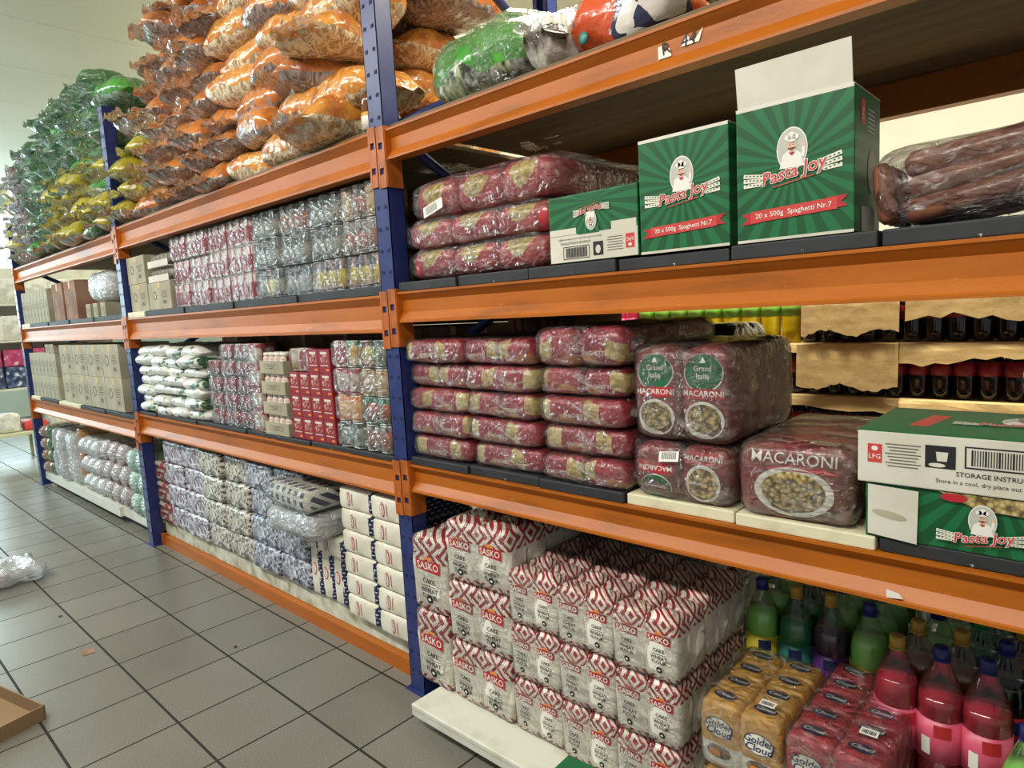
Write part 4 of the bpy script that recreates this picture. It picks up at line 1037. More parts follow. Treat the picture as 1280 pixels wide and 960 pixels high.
o = SG2[0].put((-2.83, .16, 2.83), R(12), 'bright green snack bag draped over the top of the shorter blue upright'); o.scale = (1.25, 1.1, 1.1)
o = SG[0].put((-2.55, .55, 2.86), R(20), 'dark green snack bag on the far side of the shorter blue upright'); o.scale = (1.3, 1.2, 1.1)
o = SB[0].put((-2.75, .62, 2.98), R(25), 'brown snack bag lying on the green bags behind the shorter upright')
for i, (x, y, z, rz) in enumerate([(-2.55, .3, 2.62, 30), (-2.6, .35, 2.5, 80), (-2.62, .4, 2.74, 10), (-2.6, .5, 2.38, 60), (-2.6, .5, 2.26, 100)]):
    SG[i % 3].put((x, y, z), R(rz), f"green snack bag stuffed behind the shorter upright, {ORD[i]} of five", 'green bags behind the shorter upright')
# amber bottle
b = MB(); prof = [(.03, 0), (.036, .008), (.037, .12), (.034, .14), (.018, .175), (.013, .19), (.013, .2)]
g = thing('sauce_bottle', 'amber sauce bottle with a dark cap standing beside the tall blue upright', 'bottle', (-.155, .07, ZT)); b.lathe(prof, 'pet', 16); kid('bottle_shell', b.mesh('bottle_shell'), g)
b = MB(); b.lathe([(r-.0015, z+.001) for r, z in prof[:4]], 'liq_brown', 16); kid('sauce', b.mesh('sauce'), g); b = MB(); b.lathe([(.015, .19), (.015, .215)], 'liq_cola', 12); kid('bottle_cap', b.mesh('bottle_cap'), g)
b = MB(); b.lathe([(.0375, .0), (.0375, .06)], 'cl_yellow', 16, Matrix.Translation((0, 0, .02))); kid('bottle_label', b.mesh('bottle_label'), g)

# ================================================================== MIDDLE BAY, second level: cans and cartons
def can_pack(nx, ny, r, h, mats, wrap='film_can', name='can_pack'):
    def make():
        t = root(name, 'can pack')
        for i in range(nx):
            for j in range(ny):
                mk = mats[(i+j) % len(mats)]
                key = ('can', mk, r, h)
                if key not in _tc:
                    b = MB(); b.lathe([(r*.93, 0), (r*.985, .003), (r*.985, h-.003), (r*.93, h)], mk, 14); b.lathe([(r, h-.005), (r, h-.001), (r*.9, h-.001)], 'metal', 14); b.lathe([(r, .001), (r, .005)], 'metal', 14); _tc[key] = b.mesh('can')
                kid('can', _tc[key], t, ((i-(nx-1)/2)*r*2.03, (j-(ny-1)/2)*r*2.03, .001), (0, 0, R(8 + 9*((i*3+j) % 3))))
        b = MB(); b.add(*rbox(nx*2.03*r+.005, ny*2.03*r+.005, h+.001, r*.5, 6, .003, 26, nx+ny), wrap, True); kid('plastic_wrap', b.mesh('plastic_wrap'), t)
        return t
    return Proto(make)
CP = {k: can_pack(3, 2, .0395, .126, v) for k, v in dict(w=['can_white'], g=['can_grey'], s=['can_salmon'], t=['can_tan', 'can_salmon'], k=['can_black'], x=['can_grey', 'can_black']).items()}
CPN = dict(w='white cans with red rounds', g='grey-green cans', s='salmon-pictured cans', t='tan cans', k='black cans with yellow marks', x='dark and grey cans')
ZM = 1.5435
grid = ['wwwgsgt', 'wwwggxt'.replace('x', 'g'), 'wwwxgkk'][::-1]
grid = ['wwwwxgkk', 'wwwwgggs', 'wwwwgsgt']         # bottom, middle, top
for k, row in enumerate(grid):
    for i, c in enumerate(row):
        CP[c].put((-1.975 + i*.2455, .125 + random.uniform(-.006, .006), ZM + k*.1295), R(random.uniform(-1, 1)), f"pack of {CPN[c]}, {ORD[i]} from the left, {('bottom', 'middle', 'top')[k]} row", 'wrapped can packs')
def carton(w, d, h, m, loc, label, group, rz=0, seed=0, cat='carton', name='carton', **kw):
    o = link(name, plain_carton(w, d, h, m, name, seed=seed, **kw), None, loc, rz); tag(o, label, cat, group); return o
carton(.30, .32, .168, 'carton', (-2.61, .19, ZM), 'beige carton standing on the cream board, left of the can packs', 'beige cartons', seed=1)
carton(.30, .32, .168, 'carton', (-2.62, .19, ZM+.169), 'beige carton stacked on another, beside the shorter blue upright', 'beige cartons', seed=2)
carton(.34, .32, .158, 'carton', (-2.275, .19, ZM), 'beige carton under the white packets, left of the can packs', 'beige cartons', seed=3)
carton(.30, .20, .13, 'carton', (-2.50, .46, ZM+.26), 'beige carton farther back, showing above the front pair', 'beige cartons', seed=4)
carton(.30, .20, .258, 'carton', (-2.50, .46, ZM), 'beige carton hidden low at the back behind the front pair', 'beige cartons', seed=5)
# white packets in rows on the carton
def packet_row():
    t = root('packet_tray', 'packet tray'); 
    for i in range(5):
        b = MB(); V, Fc = pillow(.05, .16, .08, 6, 8, .004, 20, i, .1, 3); V = [(z-.04, y, x+.052) for x, y, z in V]; V = [(x*.7, y, z*1.0+.0) for x, y, z in V]
        b.add(V, Fc, 'whitebag', True); kid('white_packet', b.mesh('white_packet'), t, ((i-2)*.060, 0, .0))
    b = MB(); b.box(-.155, .155, -.09, .09, 0, .004, 'flap'); b.box(-.155, .155, -.09, -.087, 0, .04, 'flap'); b.box(-.155, .155, .087, .09, 0, .04, 'flap'); kid('tray', b.mesh('tray'), t)
    return t
pk = Proto(packet_row)
pk.put((-2.28, .125, ZM+.16), 0, 'tray of white packets on the beige carton, lower of two', 'white packet trays'); pk.put((-2.27, .125, ZM+.245), 0, 'tray of white packets on the beige carton, upper of two', 'white packet trays')

# ================================================================== MIDDLE BAY, first level
ZL = .9125
RB = []
for s in range(5):
    b = MB(); b.add(*bag(.262, .35, .064, s+30, .005, .70, .6), 'rice', True); RB.append(b.mesh('rice_bag'))
for c in range(4):
    for k in range(7):
        o = link('rice_bag', RB[(c*3+k*2) % 5], None, (-2.60+c*.235 + random.uniform(-.012, .012), .185+random.uniform(-.02, .015), ZL+k*.0585), R(random.uniform(-5, 5) + 180*((c+k) % 2)))
        o.rotation_euler.x = R(random.uniform(-3, 3)); tag(o, f"white and green rice bag, {('bottom', 'second', 'third', 'fourth', 'fifth', 'sixth', 'top')[k]} in the {ORD[c]} pile from left", 'rice bag', 'white rice bags')
M['can_dk'] = mat('can_dark_red_round', '45454c', .35, fn=can_fn('4c4c54', 'a01a2a', '30303a'))
TN = can_pack(2, 2, .040, .0825, ['can_dk'])
for c in range(3):
    for k in range(5):
        if c == 0 and k == 4: continue
        TN.put((-1.62+c*.168, .10, ZL+k*.0850), R(random.uniform(-1, 1)), f"pack of small red-labelled tins, {ORD[k]} layer up in the {('left', 'middle', 'right')[c]} stack", 'small tin packs')
def jar_tray(h=.105):
    t = root('jar_tray', 'jar tray'); b = MB()
    for i in range(4):
        for j in range(2):
            key = ('jar',)
            if key not in _tc: q = MB(); q.lathe([(.022, 0), (.025, .005), (.025, .066), (.02, .076)], 'can_red', 12); q.lathe([(.021, .076), (.021, .09), (.018, .091)], 'white', 12); _tc[key] = q.mesh('jar')
            kid('jar', _tc[key], t, ((i-1.5)*.052, (j-.5)*.053, .004))
    b.box(-.108, .108, -.056, .056, 0, .003, 'carton'); b.box(-.108, .108, -.058, -.055, 0, .058, 'carton'); b.box(-.108, .108, .055, .058, 0, .058, 'carton'); b.box(-.110, -.107, -.058, .058, 0, .058, 'carton'); b.box(.107, .110, -.058, .058, 0, .058, 'carton')
    put2d(b, rect2d(.12, .022), 'carton_p', .0, .032, y=-.0585); put2d(b, rect2d(.116, .018), 'carton', .0, .032, y=-.0588)
    for i in range(3): put2d(b, rect2d(.08-.02*i, .003), 'carton_p', 0, .037-.006*i, y=-.0592)
    kid('tray', b.mesh('tray'), t); return t
jt = Proto(jar_tray)
for k in range(4): jt.put((-.975, .07, ZL+k*.0955), 0, f"beige card tray of red jars, {('lowest', 'second', 'third', 'topmost')[k]} of four in the middle bay", 'jar trays')
RC = can_pack(2, 2, .029, .105, ['can_red'])
for k in range(4): RC.put((-1.155+.002, .07, ZL+k*.1065), 0, f"narrow film-wrapped pack of red cans left of the jar trays, {('lowest', 'second', 'third', 'topmost')[k]}", 'narrow red can packs')
M['teabox'] = mat('red_box_print', '8a1e2c', .4, fn=lambda T, B: mix(T, E.op('POWER', xyz(T)[0]/.028, 2.0) + E.op('POWER', (xyz(T)[2]-.06)/.02, 2.0) < 1.0, '8c1e2c', ramp(T, nz(T, 60, 3), [(.4, '7a1522'), (.6, 'd0a090')])))
b = MB(); b.add(*rbox(.084, .06, .0985, .002, 1), 'teabox'); put2d(b, rect2d(.05, .010), 'flap', 0, .084, y=-.0308); put2d(b, rect2d(.025, .008), 'orange_p', .022, .014, y=-.0308); put2d(b, rect2d(.06, .004), 'flap', 0, .032, y=-.0308); TBX = b.mesh('food_box')
for c in range(4):
    for k in range(4):
        if c == 0 and k == 3 or c == 1 and k >= 3: continue
        o = link('food_box', TBX, None, (-.795+c*.0865, .05, ZL+k*.0995)); tag(o, f"small red box, {ORD[c]} from the left, {ORD[k]} from the bottom of the box wall", 'box', 'small red boxes')
cb = can_pack(3, 1, .030, .10, ['can_tan', 'can_white', 'can_red']); cb.put((-.75, .06, ZL+.30), 0, 'film-wrapped row of cream and red jars standing on the small red boxes', 'film-wrapped jars')
QN = [('can_green', 'dark green cans', 'can_grey'), ('can_salmon', 'pale speckled cans', 'can_white'), ('can_tan', 'orange cans', 'snack'), ('can_green', 'green cans with bean pictures', 'can_tan'), ('can_red', 'red cans', 'can_red'), ('can_tan', 'tan cans', 'can_salmon'), ('can_green', 'white and green cans with gold rounds', 'can_white'), ('can_black', 'dark cans', 'can_red')]
M['can_orange'] = mat('can_orange', 'd98a34', .35, fn=can_fn('dc8c34', 'e8c070', 'c06a20')); M['can_dgreen'] = mat('can_dark_green', '3c5a4c', .35, fn=can_fn('3c5a4c', 'a9b09c', '28423a')); M['can_beans'] = mat('can_beans', '2f8a62', .35, fn=can_fn('2f8a62', 'c4622c', '1e2c24'))
QM = [['can_dgreen'], ['can_salmon'], ['can_orange'], ['can_beans'], ['can_red'], ['can_tan'], ['can_white', 'can_green'], ['can_black', 'can_dgreen']]
QL = ['dark green cans', 'pale speckled cans', 'orange cans', 'green cans with bean pictures', 'red cans', 'tan cans', 'white and green cans', 'black and green cans']
for i in range(8):
    can_pack(2, 2, .0435, .106, QM[i], 'film_soft' if i in (2, 4) else 'film_can').put((-.385 + (i % 2)*.182, .10, ZL+(i//2)*.1085), 0, f"film-wrapped pack of {QL[i]} beside the tall blue upright, {('bottom', 'second', 'third', 'top')[i//2]} row")

for lv, z, h in ((0, .9125, .459), (1, 1.5435, .37)):
    for i in range(6): carton(.43, .38, h, 'carton_b', (-2.52+i*.436, .76, z), f"dim brown carton at the back of the middle bay, {ORD[i]} from the left, {('first', 'second')[lv]} level", 'rear cartons', seed=i+120)

# ================================================================== MIDDLE BAY, bottom
ZG = .1605
def sachet(mk, seeds, w, d, h):
    out = []
    for s in seeds: b = MB(); b.add(*rbox(w, d, h, .02, 7, .007, 26, s), mk, True); out.append(b.mesh('sachet_bale'))
    return out
SP, SCm, SBl, SR = sachet('sach_p', (1, 2), .285, .36, .14), sachet('sach_c', (3, 4), .285, .36, .14), sachet('sach_b', (5, 6), .285, .36, .14), sachet('sach_r', (7,), .2, .26, .135)
for c in range(6):
    for k in range(4):
        mm, nm = [(SP, 'purple and grey'), (SP, 'purple and grey'), (SCm, 'cream and black'), (SCm, 'cream and black'), (SBl, 'blue and grey'), (SBl, 'blue and grey')][c]
        o = link('sachet_bale', mm[(c+k) % 2], None, (-2.445+c*.286, .235+random.uniform(-.012, .012), ZG+k*.1425), R(random.uniform(-1, 1)))
        tag(o, f"bale of {nm} sachets, {('bottom', 'second', 'third', 'top')[k]} in the {ORD[c]} pile from left", 'sachet bale', 'sachet bales')
for k in range(3):
    o = link('sachet_bale', SR[0], None, (-2.688+.0, .16, ZG+k*.137), R(90)); o.scale = (1, .8, 1)
    tag(o, f"crumpled brown and red sachet bale beside the shorter blue upright, {('lowest', 'middle', 'topmost')[k]} of three", 'sachet bale', 'brown sachet bales')
# sugar bags
def sugar(w, d, h, seed):
    vf = rbox(w, d, h, .013, 4, .0035, 10, seed, bulge=.004); tr = bvh(vf); b = MB()
    cen = lambda f: sum(vf[0][i][0] for i in f)/len(f)
    b.add(vf[0], [f for f in vf[1] if cen(f) <= w/2-.009], 'paper', True); b.add(vf[0], [f for f in vf[1] if cen(f) > w/2-.009], 'dash', True)
    return b, tr
def sugar_lying(seed, side=True):
    b, tr = sugar(.228, .34, .094, seed)
    put2d(b, text2d('Huletts', .034, .008, .1), 'red', -.03, .046, tree=tr, y=-.17, off=.002, ang=R(90 if seed % 2 else 84)) if 0 else None
    put2d(b, ell2d(.014, .030, 16), 'red', -.045+.01*(seed % 3), .047, tree=tr, y=-.17, off=.0018); put2d(b, ell2d(.011, .026, 16), 'white', -.045+.01*(seed % 3), .047, tree=tr, y=-.17, off=.0026)
    put2d(b, text2d('Huletts', .016, .006), 'red', -.045+.01*(seed % 3), .047, tree=tr, y=-.17, off=.0034, ang=R(90)); put2d(b, strip2d(.05, .004), 'red', -.018+.01*(seed % 3), .047, tree=tr, y=-.17, off=.002, ang=R(90))
    if side: put2d(b, strip2d(.012, .074, 3), 'dash', .100, .047, tree=tr, y=-.165, off=.003)
    return b.mesh('sugar_bag')
SL = [sugar_lying(s) for s in (1, 2, 3)]
for c in range(2):
    for k in range(6):
        o = link('sugar_bag', SL[(c+k) % 3], None, (-.418+c*.242, .205-.01*c, ZG+k*.0955), R(random.uniform(-1.5, 1.5))); tag(o, f"white paper sugar bag lying flat, {ORD[k]} from the bottom of the {('left', 'right')[c]} stack", 'sugar bag', 'flat sugar bags')
def sugar_up(seed):
    b, tr = sugar(.088, .34, .225, seed)
    put2d(b, ell2d(.020, .030, 16), 'red', -.012, .125, tree=tr, y=-.17, off=.0018); put2d(b, ell2d(.016, .026, 16), 'white', -.012, .125, tree=tr, y=-.17, off=.0026); put2d(b, text2d('Huletts', .017, .006), 'red', -.012, .125, tree=tr, y=-.17, off=.0034, ang=R(90))
    put2d(b, strip2d(.018, .205, 3), 'dash', .031, .112, tree=tr, y=-.168, off=.003); return b.mesh('sugar_bag')
SU = [sugar_up(s) for s in (4, 5)]
for i in range(4):
    o = link('sugar_bag', SU[i % 2], None, (-.905+i*.097 - .02, .235, ZG), 0); tag(o, f"white paper sugar bag standing upright, {ORD[i]} from the left beside the sachet bales", 'sugar bag', 'upright sugar bags')
SH = sugar_lying(8, False)
b, tr = sugar(.20, .34, .094, 9); put2d(b, text2d('Huletts', .040, .010, .1), 'red', 0, .045, tree=tr, y=-.17, off=.002); put2d(b, strip2d(.09, .004), 'red', 0, .022, tree=tr, y=-.17, off=.002)
tag(b.build('sugar_bag', None, (-.88, .225, ZG+.228), R(-1)), 'white sugar bag with a red name lying across the upright bags', 'sugar bag')
tag(link('sugar_bag', SL[0], None, (-.655, .215, ZG+.228), R(-2)), 'white sugar bag lying across the upright bags, right of the one with a red name', 'sugar bag')
# wrapped paper bales leaning out
M['navystripe'] = mat('navy_stripe_packs', 'cfcdc4', .5, fn=lambda T, B: mix(T, E.op('MULTIPLY', ((xyz(T)[0]*17).fr() - .5).ab() < .26, (((xyz(T)[2]+xyz(T)[1]*.6)*22).fr() - .5).ab() < .30), 'cfcdc0', '232a4e'))
def wrap_bale(core, w, d, h, wrap, seed):
    t = root('paper_bale', 'paper bale'); b = MB(); b.add(*rbox(w-.03, d-.03, h-.02, h*.3, 4, .006, 9, seed), core, True); kid('packets', b.mesh('packets'), t, (0, 0, .008))
    b = MB(); b.add(*rbox(w, d, h, h*.42, 7, .009, 14, seed+1), wrap, True); kid('plastic_wrap', b.mesh('plastic_wrap'), t); kid('gathered_film', neck(seed, 'film_milky', r=h*.4, l=.07), t, (-w/2+.02, -.05, h/2)); return t
o = wrap_bale('navystripe', .42, .38, .115, 'film_soft', 3); o.location = (-.815, .12, ZG+.440); o.rotation_euler.z = R(-3); o['label'] = 'film-wrapped bale of navy and white striped packets on top of a clear one'
M['bluecore'] = mat('blue_crumple', '5a6488', .4, fn=lambda T, B: ramp(T, nz(T, 9, 4), [(.42, 'b9b9b2'), (.5, '3c4670'), (.62, '8a8f9c')]), bump=.6, bscale=24)
o = wrap_bale('bluecore', .42, .36, .112, 'film_milky', 4); o.location = (-.80, .10, ZG+.325); o.rotation_euler.z = R(2); o['label'] = 'crumpled clear and blue plastic bale resting on the sugar bags'

# ================================================================== FAR BAY
ZA = 1.538
for i in range(8):
    carton(.105, .26, .285 - .004*(i % 3), 'carton', (-5.62+i*.115, .155, ZA), f"narrow beige carton on the far bay's second level, {ORD[i]} from the left", 'narrow beige cartons', seed=i+20, tape=False)
for i in range(2):
    carton(.30, .30, .30, 'carton_b', (-4.50+i*.36, .19, ZA), f"reddish brown carton on the far bay's second level, {('left', 'right')[i]} of two", 'reddish cartons', seed=i+40)
for i in range(3): carton(.10, .24, .10, 'carton', (-3.72+i*.17, .16, ZA), f"small beige carton under the clear plastic, {ORD[i]} from the left", 'small beige cartons', seed=i+50, tape=False)
o = wrap_bale('tissue', .5, .36, .23, 'film_milky', 6); o.location = (-3.50, .22, ZA+.102); o['label'] = 'shiny clear plastic bundle on small cartons beside the shorter blue upright'
for k in range(2):
    for i in range(7):
        carton(.125, .26, .20, 'carton', (-5.60+i*.130, .155, .869+k*.2015+.012*0), f"small beige carton in the far bay, {ORD[i]} from the left in the {('lower', 'upper')[k]} row", 'small cartons of the far bay', seed=i+60+k, tape=False)
for i in range(2): carton(.125, .26, .075, 'carton', (-5.08+i*.14+.1, .155, .869+.404), f"beige carton lying on the upper row in the far bay, {('left', 'right')[i]} of two", 'cartons lying on top', seed=i+80, tape=False)
for k in range(2):
    for i in range(4):
        carton(.365, .34, .235, 'carton', (-4.44+i*.372, .20, .869+k*.2365), f"large beige carton in the far bay, {ORD[i]} from the left in the {('lower', 'upper')[k]} row", 'large cartons of the far bay', seed=i+90+k*7)
# bottom: wrapped rolls
ZF = .1255
def roll(core, wrap, r, l, seed):
    def make():
        t = root('wrapped_roll', 'wrapped roll'); b = MB(); X = Matrix.Translation((0, l/2, r)) @ Euler((R(90), 0, 0)).to_matrix().to_4x4()
        b.lathe([(r*.3, 0), (r*.82, .01), (r*.88, l/2), (r*.82, l-.01), (r*.3, l)], core, 14, X); kid('roll', b.mesh('roll'), t)
        b = MB(); V, Fc = rbox(2*r, l+.04, 2*r, r*.95, 5, .012, 14, seed); b.add(V, Fc, wrap, True); kid('plastic_wrap', b.mesh('plastic_wrap'), t); return t
    return Proto(make)
RO = roll('snack_o', 'film_milky_red', .062, .26, 1); RG = roll('snack_g', 'fin_g', .062, .26, 2); RW = roll('tissue', 'film_milky', .078, .3, 3); RP = roll('pinkish', 'film_milky', .09, .32, 4); RM = roll('mintcore', 'film_mint', .09, .34, 5); RT = roll('snack_b', 'fin_o', .055, .26, 6)
for k in range(4): RO.put((-5.60, .16, ZF+k*.112), 0, f"red-brown film-wrapped packet beside the farthest upright, {('lowest', 'second', 'third', 'topmost')[k]}", 'red-brown packets')
for k in range(4): RG.put((-5.42, .17, ZF+k*.112), 0, f"dark green film-wrapped packet near the farthest upright, {('lowest', 'second', 'third', 'topmost')[k]}", 'dark green packets')
for k in range(4): RT.put((-4.50, .20, ZF+.10+k*.105), 0, f"tan film-wrapped packet between the white bundles, {('lowest', 'second', 'third', 'topmost')[k]}", 'tan packets')
def bundle():
    t = root('white_bundle', 'bundle'); rr = random.Random(5)
    for i in range(7):
        v = []; b = MB(); x = -.32+i*.105
        b.add(*rbox(.10, .26, .44, .045, 5, .02, 9, i+20), 'film_milky', True); kid('folded_packet', b.mesh('folded_packet'), t, (x, rr.uniform(-.02, .02), 0), (0, R(rr.uniform(-5, 5)), 0))
    b = MB(); b.add(*rbox(.70, .26, .40, .03, 4, .01, 9, 9), 'tissue', True); kid('bundle_core', b.mesh('bundle_core'), t, (0, .08, .01)); return t
o = bundle(); o.location = (-4.98, .16, ZF+.01); o['label'] = 'tall bundle of folded white plastic packets near the farthest upright'
n_ = 0
for k in range(3):
    for i in range(3):
        RW.put((-4.36+i*.165 - .02*k, .20, ZF+k*.150), R(random.uniform(-4, 4)), f"white film-wrapped roll, {ORD[i]} from left in the {('bottom', 'middle', 'top')[k]} row, far bay", 'white rolls')
for k in range(3):
    for i in range(3):
        RP.put((-3.83+i*.19 + .03*(k % 2), .21, ZF+k*.155), R(random.uniform(-4, 4)), f"pinkish film-wrapped roll, {ORD[i]} from the left in the {('bottom', 'middle', 'top')[k]} row", 'pinkish rolls')
for k in range(3):
    for i in range(2): RM.put((-3.17+i*.185, .20, ZF+k*.155), 0, f"mint green film-wrapped roll beside the shorter blue upright, {('bottom', 'middle', 'top')[k]} row, {('left', 'right')[i]}", 'mint rolls')

# ================================================================== drinks pallet behind the near bay
def small_bottle(liq, lab, h=.2, r=.033, lz=(.11, .15), cap='blue'):
    def make():
        t = root('soft_drink_bottle', 'bottle'); b = MB(); s = h/.2
        b.lathe([(r*.75, 0), (r, .006), (r*.97, .04*s), (r, .06*s), (r, .135*s), (r*.8, .155*s), (r*.4, .18*s), (r*.38, .188*s)], 'liq_'+liq, 14); kid('bottle_body', b.mesh('bottle_body'), t)
        b = MB(); b.lathe([(r*1.02, lz[0]*s), (r*1.02, lz[1]*s)], 'lab_'+lab, 14); kid('bottle_label', b.mesh('bottle_label'), t)
        b = MB(); b.lathe([(r*.42, .186*s), (r*.42, .2*s)], 'cap_'+cap, 10); kid('bottle_cap', b.mesh('bottle_cap'), t); return t
    return Proto(make)
CO = small_bottle('cola', 'red', .226, .0400, (.085, .135)); YE = small_bottle('yellow', 'lime', .31, .047, (.082, .125), 'green'); PK = small_bottle('pink', 'hotpink', .235, .0395, (.02, .12)); 
def sheet(x0, x1, y0, y1, z, drop, label, seed, tear=.02):
    rr = random.Random(seed); b = MB(); n = 22; v = []; th = .004
    offs = [rr.uniform(-tear, tear) for _ in range(n+1)]
    rows_ = [(y1, z), ((y0+y1)/2, z), (y0+.01, z), (y0, z-.006)] + [(y0-.004-.01*q, None, q) for q in (.35, .7, 1.0)]
    for side in (0, 1):
        for r_ in rows_:
            for i in range(n+1):
                x = x0 + (x1-x0)*i/n
                if r_[1] is None: zz = z - .006 - (drop + offs[i]*.6 + .015*math.sin(i*.5+seed))*r_[2]; yy = r_[0] + .003*math.sin(i*1.3+seed)
                else: yy, zz = r_
                v.append((x, yy + side*th*(1 if r_[1] is None else 0), zz - (0 if r_[1] is None else side*th)))
    K = len(rows_); o = K*(n+1); f = []
    for a in range(K-1):
        for i in range(n):
            p = a*(n+1)+i; f.append((p, p+1, p+n+2, p+n+1)); f.append((o+p, o+p+n+1, o+p+n+2, o+p+1))
    for i in range(n): p = (K-1)*(n+1)+i; f.append((p, p+1, o+p+1, o+p)); f.append((i, o+i, o+i+1, i+1))
    for a in range(K-1):
        p = a*(n+1); f.append((p, p+n+1, o+p+n+1, o+p)); p += n; f.append((p, o+p, o+p+n+1, p+n+1))
    b.add(v, f, 'kraft'); tag(b.build('cardboard_sheet'), label, 'cardboard', 'cardboard layer sheets')
YP = 1.70
M['case'] = mat('dark_wrapped_case', '1c1514', .3, coat=.4, fn=two('241a18', '3a1a1c', 14))
for i in range(6):
    for k in range(3):
        b = MB(); b.add(*rbox(.50, .5, .234, .03, 3, .004, 10, i+k), 'case', True)
        tag(b.build('drink_case', None, (-.80+i*.515, YP+.25, .02+k*.2348)), f"dark wrapped drinks case behind the near bay, {ORD[i]} from left, {ORD[k]} course up", 'drinks case', 'wrapped drinks cases')
def colas(n, x0, z, tier):
    for i in range(n):
        for j in range(2):
            CO.put((x0+i*.0822, YP+.052+j*.084, z), 0, f"dark cola bottle, {ORD[i]} from the left in the {('front', 'second')[j]} row of the {tier} tier", f'cola bottles of the {tier} tier')
colas(18, .60, .7245, 'lower'); colas(18, .60, .9695, 'middle'); colas(14, .82, 1.2065, 'top')
sheet(-.95, 1.198, YP, YP+.5, .9645, .05, 'brown cardboard sheet with a torn lower edge behind the macaroni', 3)
sheet(1.200, 2.15, YP-.012, YP+.5, .9670, .055, 'brown cardboard sheet showing above the flat green carton', 4)
for i in range(4): b = MB(); b.add(*rbox(.48, .4, .226, .03, 3, .004, 10, i), 'case', True); tag(b.build('drink_case', None, (-.70+(i % 2)*.55 + .25*0, YP+.27, (.7245, .9695)[i//2])), f"dark wrapped drinks case behind the spaghetti, {('left', 'right')[i % 2]} of two in the {('lower', 'middle')[i//2]} tier", 'drinks case', 'wrapped drinks cases')
sheet(-.95, .777, YP, YP+.5, 1.2030, .035, 'brown cardboard sheet beneath the yellow drinks', 5)
sheet(.779, 1.196, YP-.012, YP+.5, 1.2035, .19, 'wide brown cardboard flap hanging behind the macaroni bale', 6, .012)
sheet(1.198, 2.15, YP-.004, YP+.5, 1.2035, .075, 'brown cardboard strip above the cola bottles at the right', 7)
for i in range(9): YE.put((-.045+i*.0975, YP+.056, 1.2045), 0, f"yellow soft drink bottle with a lime label, {ORD[i]} from the left behind the near bay", 'yellow soft drinks')
for i in range(12): PK.put((-1.03+i*.0815, YP+.046, 1.2045), 0, f"pink soft drink bottle behind the spaghetti piles, {ORD[i]} from the left", 'pink soft drinks')
sheet(.802, 1.200, YP-.016, YP+.5, 1.4395, .185, 'brown cardboard flap hanging right of the yellow drinks', 8, .01)
sheet(1.220, 2.15, YP-.010, YP+.5, 1.4395, .135, 'brown cardboard flap hanging at the right above the cola bottles', 9, .02)

# ================================================================== FLOOR LITTER
b = MB(); w, d = .5, .34
t = thing('cardboard_tray', 'shallow brown cardboard tray lying on the floor at the lower left', 'tray', (-1.235, -1.205, 0), R(14))
b.box(-w/2, w/2, -d/2, d/2, 0, .004, 'kraft_d'); kid('tray_base', b.mesh('tray_base'), t)
for x0, x1, y0, y1 in ((-w/2, w/2, d/2-.005, d/2), (-w/2, w/2, -d/2, -d/2+.005), (w/2-.005, w/2, -d/2, d/2), (-w/2, -w/2+.005, -d/2, d/2)):
    b = MB(); b.box(x0, x1, y0, y1, .004, .055, 'kraft_d'); kid('tray_wall', b.mesh('tray_wall'), t)
rr = random.Random(2)
for i, (x, y, s, l) in enumerate([(-2.93, -.74, .18, 'crumpled clear plastic lying on the floor tiles, nearest the rack'), (-3.25, -.90, .2, 'crumpled clear plastic heap on the floor at the left edge')]):
    b = MB(); V, Fc = rbox(s*2.2, s*1.5, s*.55, s*.25, 7, .03, 11, i+3); b.add(V, Fc, 'film_milky', True); tag(b.build('plastic_wrapping', None, (x, y, .0)), l, 'plastic wrapping')
b = MB(); b.lathe([(.02, 0), (.045, .02), (.05, .15), (.045, .26), (.02, .28)], 'carton', 14, Matrix.Translation((0, 0, .05)) @ Euler((0, R(90), 0)).to_matrix().to_4x4()); tag(b.build('paper_roll', None, (-2.93, -.93, 0), R(160)), 'beige crumpled paper roll on the floor beside the clear plastic', 'paper')
for i, (px, py, s, l) in enumerate([(-1.50, -.72, .035, 'small brown cardboard scrap on the tiles'), (-2.05, -.70, .012, 'tiny dark chip on the tiles near the clear plastic'), (-.98, -.28, .010, 'tiny dark speck on the tiles near the rack')]):
    b = MB(); b.add([(-s, -s*.5, .0), (s*.9, -s*.8, .0), (s, s*.5, .0), (-s*.4, s*.7, .0), (-s, -s*.5, .003), (s*.9, -s*.8, .003), (s, s*.5, .003), (-s*.4, s*.7, .003)], [(3, 2, 1, 0), (4, 5, 6, 7), (0, 1, 5, 4), (1, 2, 6, 5), (2, 3, 7, 6), (3, 0, 4, 7)], 'carton_b' if i == 0 else 'ink'); tag(b.build('floor_scrap', None, (px, py, 0)), l, 'litter')

# ================================================================== FAR BACKGROUND
XW = -8.05
def gondola():
    t = root('display_shelf', 'shelf'); b = MB()
    for z in (.80, 1.385, 1.83): b.box(-.5, .0, -.02, 1.6, z-.025, z, 'steel'); 
    kid('shelf_boards', b.mesh('shelf_boards'), t)
    for y in (-.02, .76, 1.56): b = MB(); b.box(-.5, -.46, y, y+.04, 0, 2.35, 'steel'); b.box(-.05, -.01, y, y+.04, 0, .80, 'wood'); kid('shelf_post', b.mesh('shelf_post'), t)
    b = MB(); b.box(-.5, -.485, -.02, 1.6, .8, 2.3, 'steel'); kid('back_panel', b.mesh('back_panel'), t); return t
o = gondola(); o.location = (XW, 0, 0); o['label'] = 'white display shelf standing beyond the far end of the racking'
def colpack(m, w, d, h, name):
    b = MB(); b.add(*rbox(d, w, h, .015, 3, .004, 18, 2), m, True)
    return b.mesh(name)
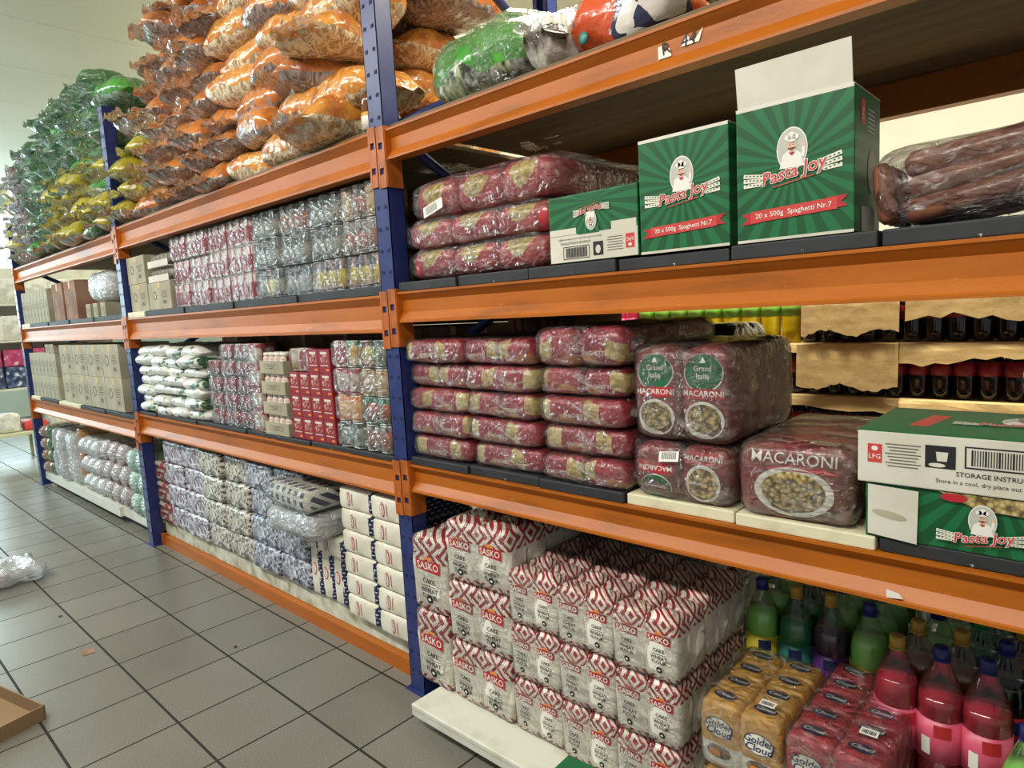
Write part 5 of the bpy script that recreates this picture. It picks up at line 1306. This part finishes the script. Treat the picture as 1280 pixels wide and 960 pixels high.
M['pinkpack'] = mat('pink_pack', 'a83a68', .35, coat=.3, fn=lambda T, B: ramp(T, nz(T, 14, 3), [(.4, 'a02f5e'), (.62, 'c0507a'), (.7, 'e4d8dc')]))
M['navypack'] = mat('navy_pack', '2a3458', .35, coat=.3, fn=lambda T, B: ramp(T, nz(T, 16, 3), [(.42, '252f54'), (.56, '5a6a8c'), (.66, 'd4dade')]))
pp, npk, wp = colpack('pinkpack', .2, .26, .21, 'pink_pack'), colpack('navypack', .2, .26, .26, 'navy_pack'), colpack('whitebag', .26, .28, .30, 'white_pack')
for i in range(7):
    y = .12 + i*.225
    for k in range(2):
        tag(link('navy_pack', npk, None, (XW-.17, y, .801+k*.262*1), 0), f"navy pack on the distant shelf, {ORD[i]} along and {('lower', 'upper')[k]}", 'pack', 'navy packs') if k == 0 else tag(link('pink_pack', pp, None, (XW-.17, y, .801+.264)), f"pink pack on top of a navy one on the distant shelf, {ORD[i]} along", 'pack', 'pink packs')
for i in range(5): tag(link('white_pack', wp, None, (XW-.18, .15+i*.255, 1.386)), f"white pack on the upper distant shelf, {ORD[i]} along", 'pack', 'white packs'); tag(link('white_pack', wp, None, (XW-.18, .15+i*.255, 1.831)), f"white pack on the topmost distant shelf, {ORD[i]} along", 'pack', 'topmost white packs')
# low table with goods
t = thing('low_table', 'low cream table with goods in front of the distant shelf', 'table', (XW+.45, .55, 0))
b = MB(); b.box(-.25, .25, -.62, .42, .30, .33, 'wood'); kid('table_top', b.mesh('table_top'), t)
for x in (-.22, .19):
    for y in (-.22, .37): b = MB(); b.box(x, x+.03, y, y+.03, 0, .3, 'wood'); kid('leg', b.mesh('leg'), t)
M['bluepack'] = mat('blue_pack', '2a5f9a', .4)
for i, (y, m, h) in enumerate([(-.45, 'whitebag', .22), (-.2, 'redlite', .12), (.05, 'whitebag', .24), (.28, 'whitebag', .22)]):
    b = MB(); b.add(*rbox(.26, .22, h, .04, 4, .01, 12, i), m, True); tag(b.build('goods_bag', None, (XW+.47, .55+y, .3305)), f"{'red' if m == 'redlite' else 'white'} bag on the low cream table, {ORD[i]} from the left", 'bag', 'bags on the low table')
b = MB(); b.add(*rbox(.22, .30, .07, .02, 3, .005, 12, 3), 'bluepack', True); tag(b.build('goods_bag', None, (XW+.47, .70, .582)), 'blue packet lying on the white bags on the low cream table', 'bag')
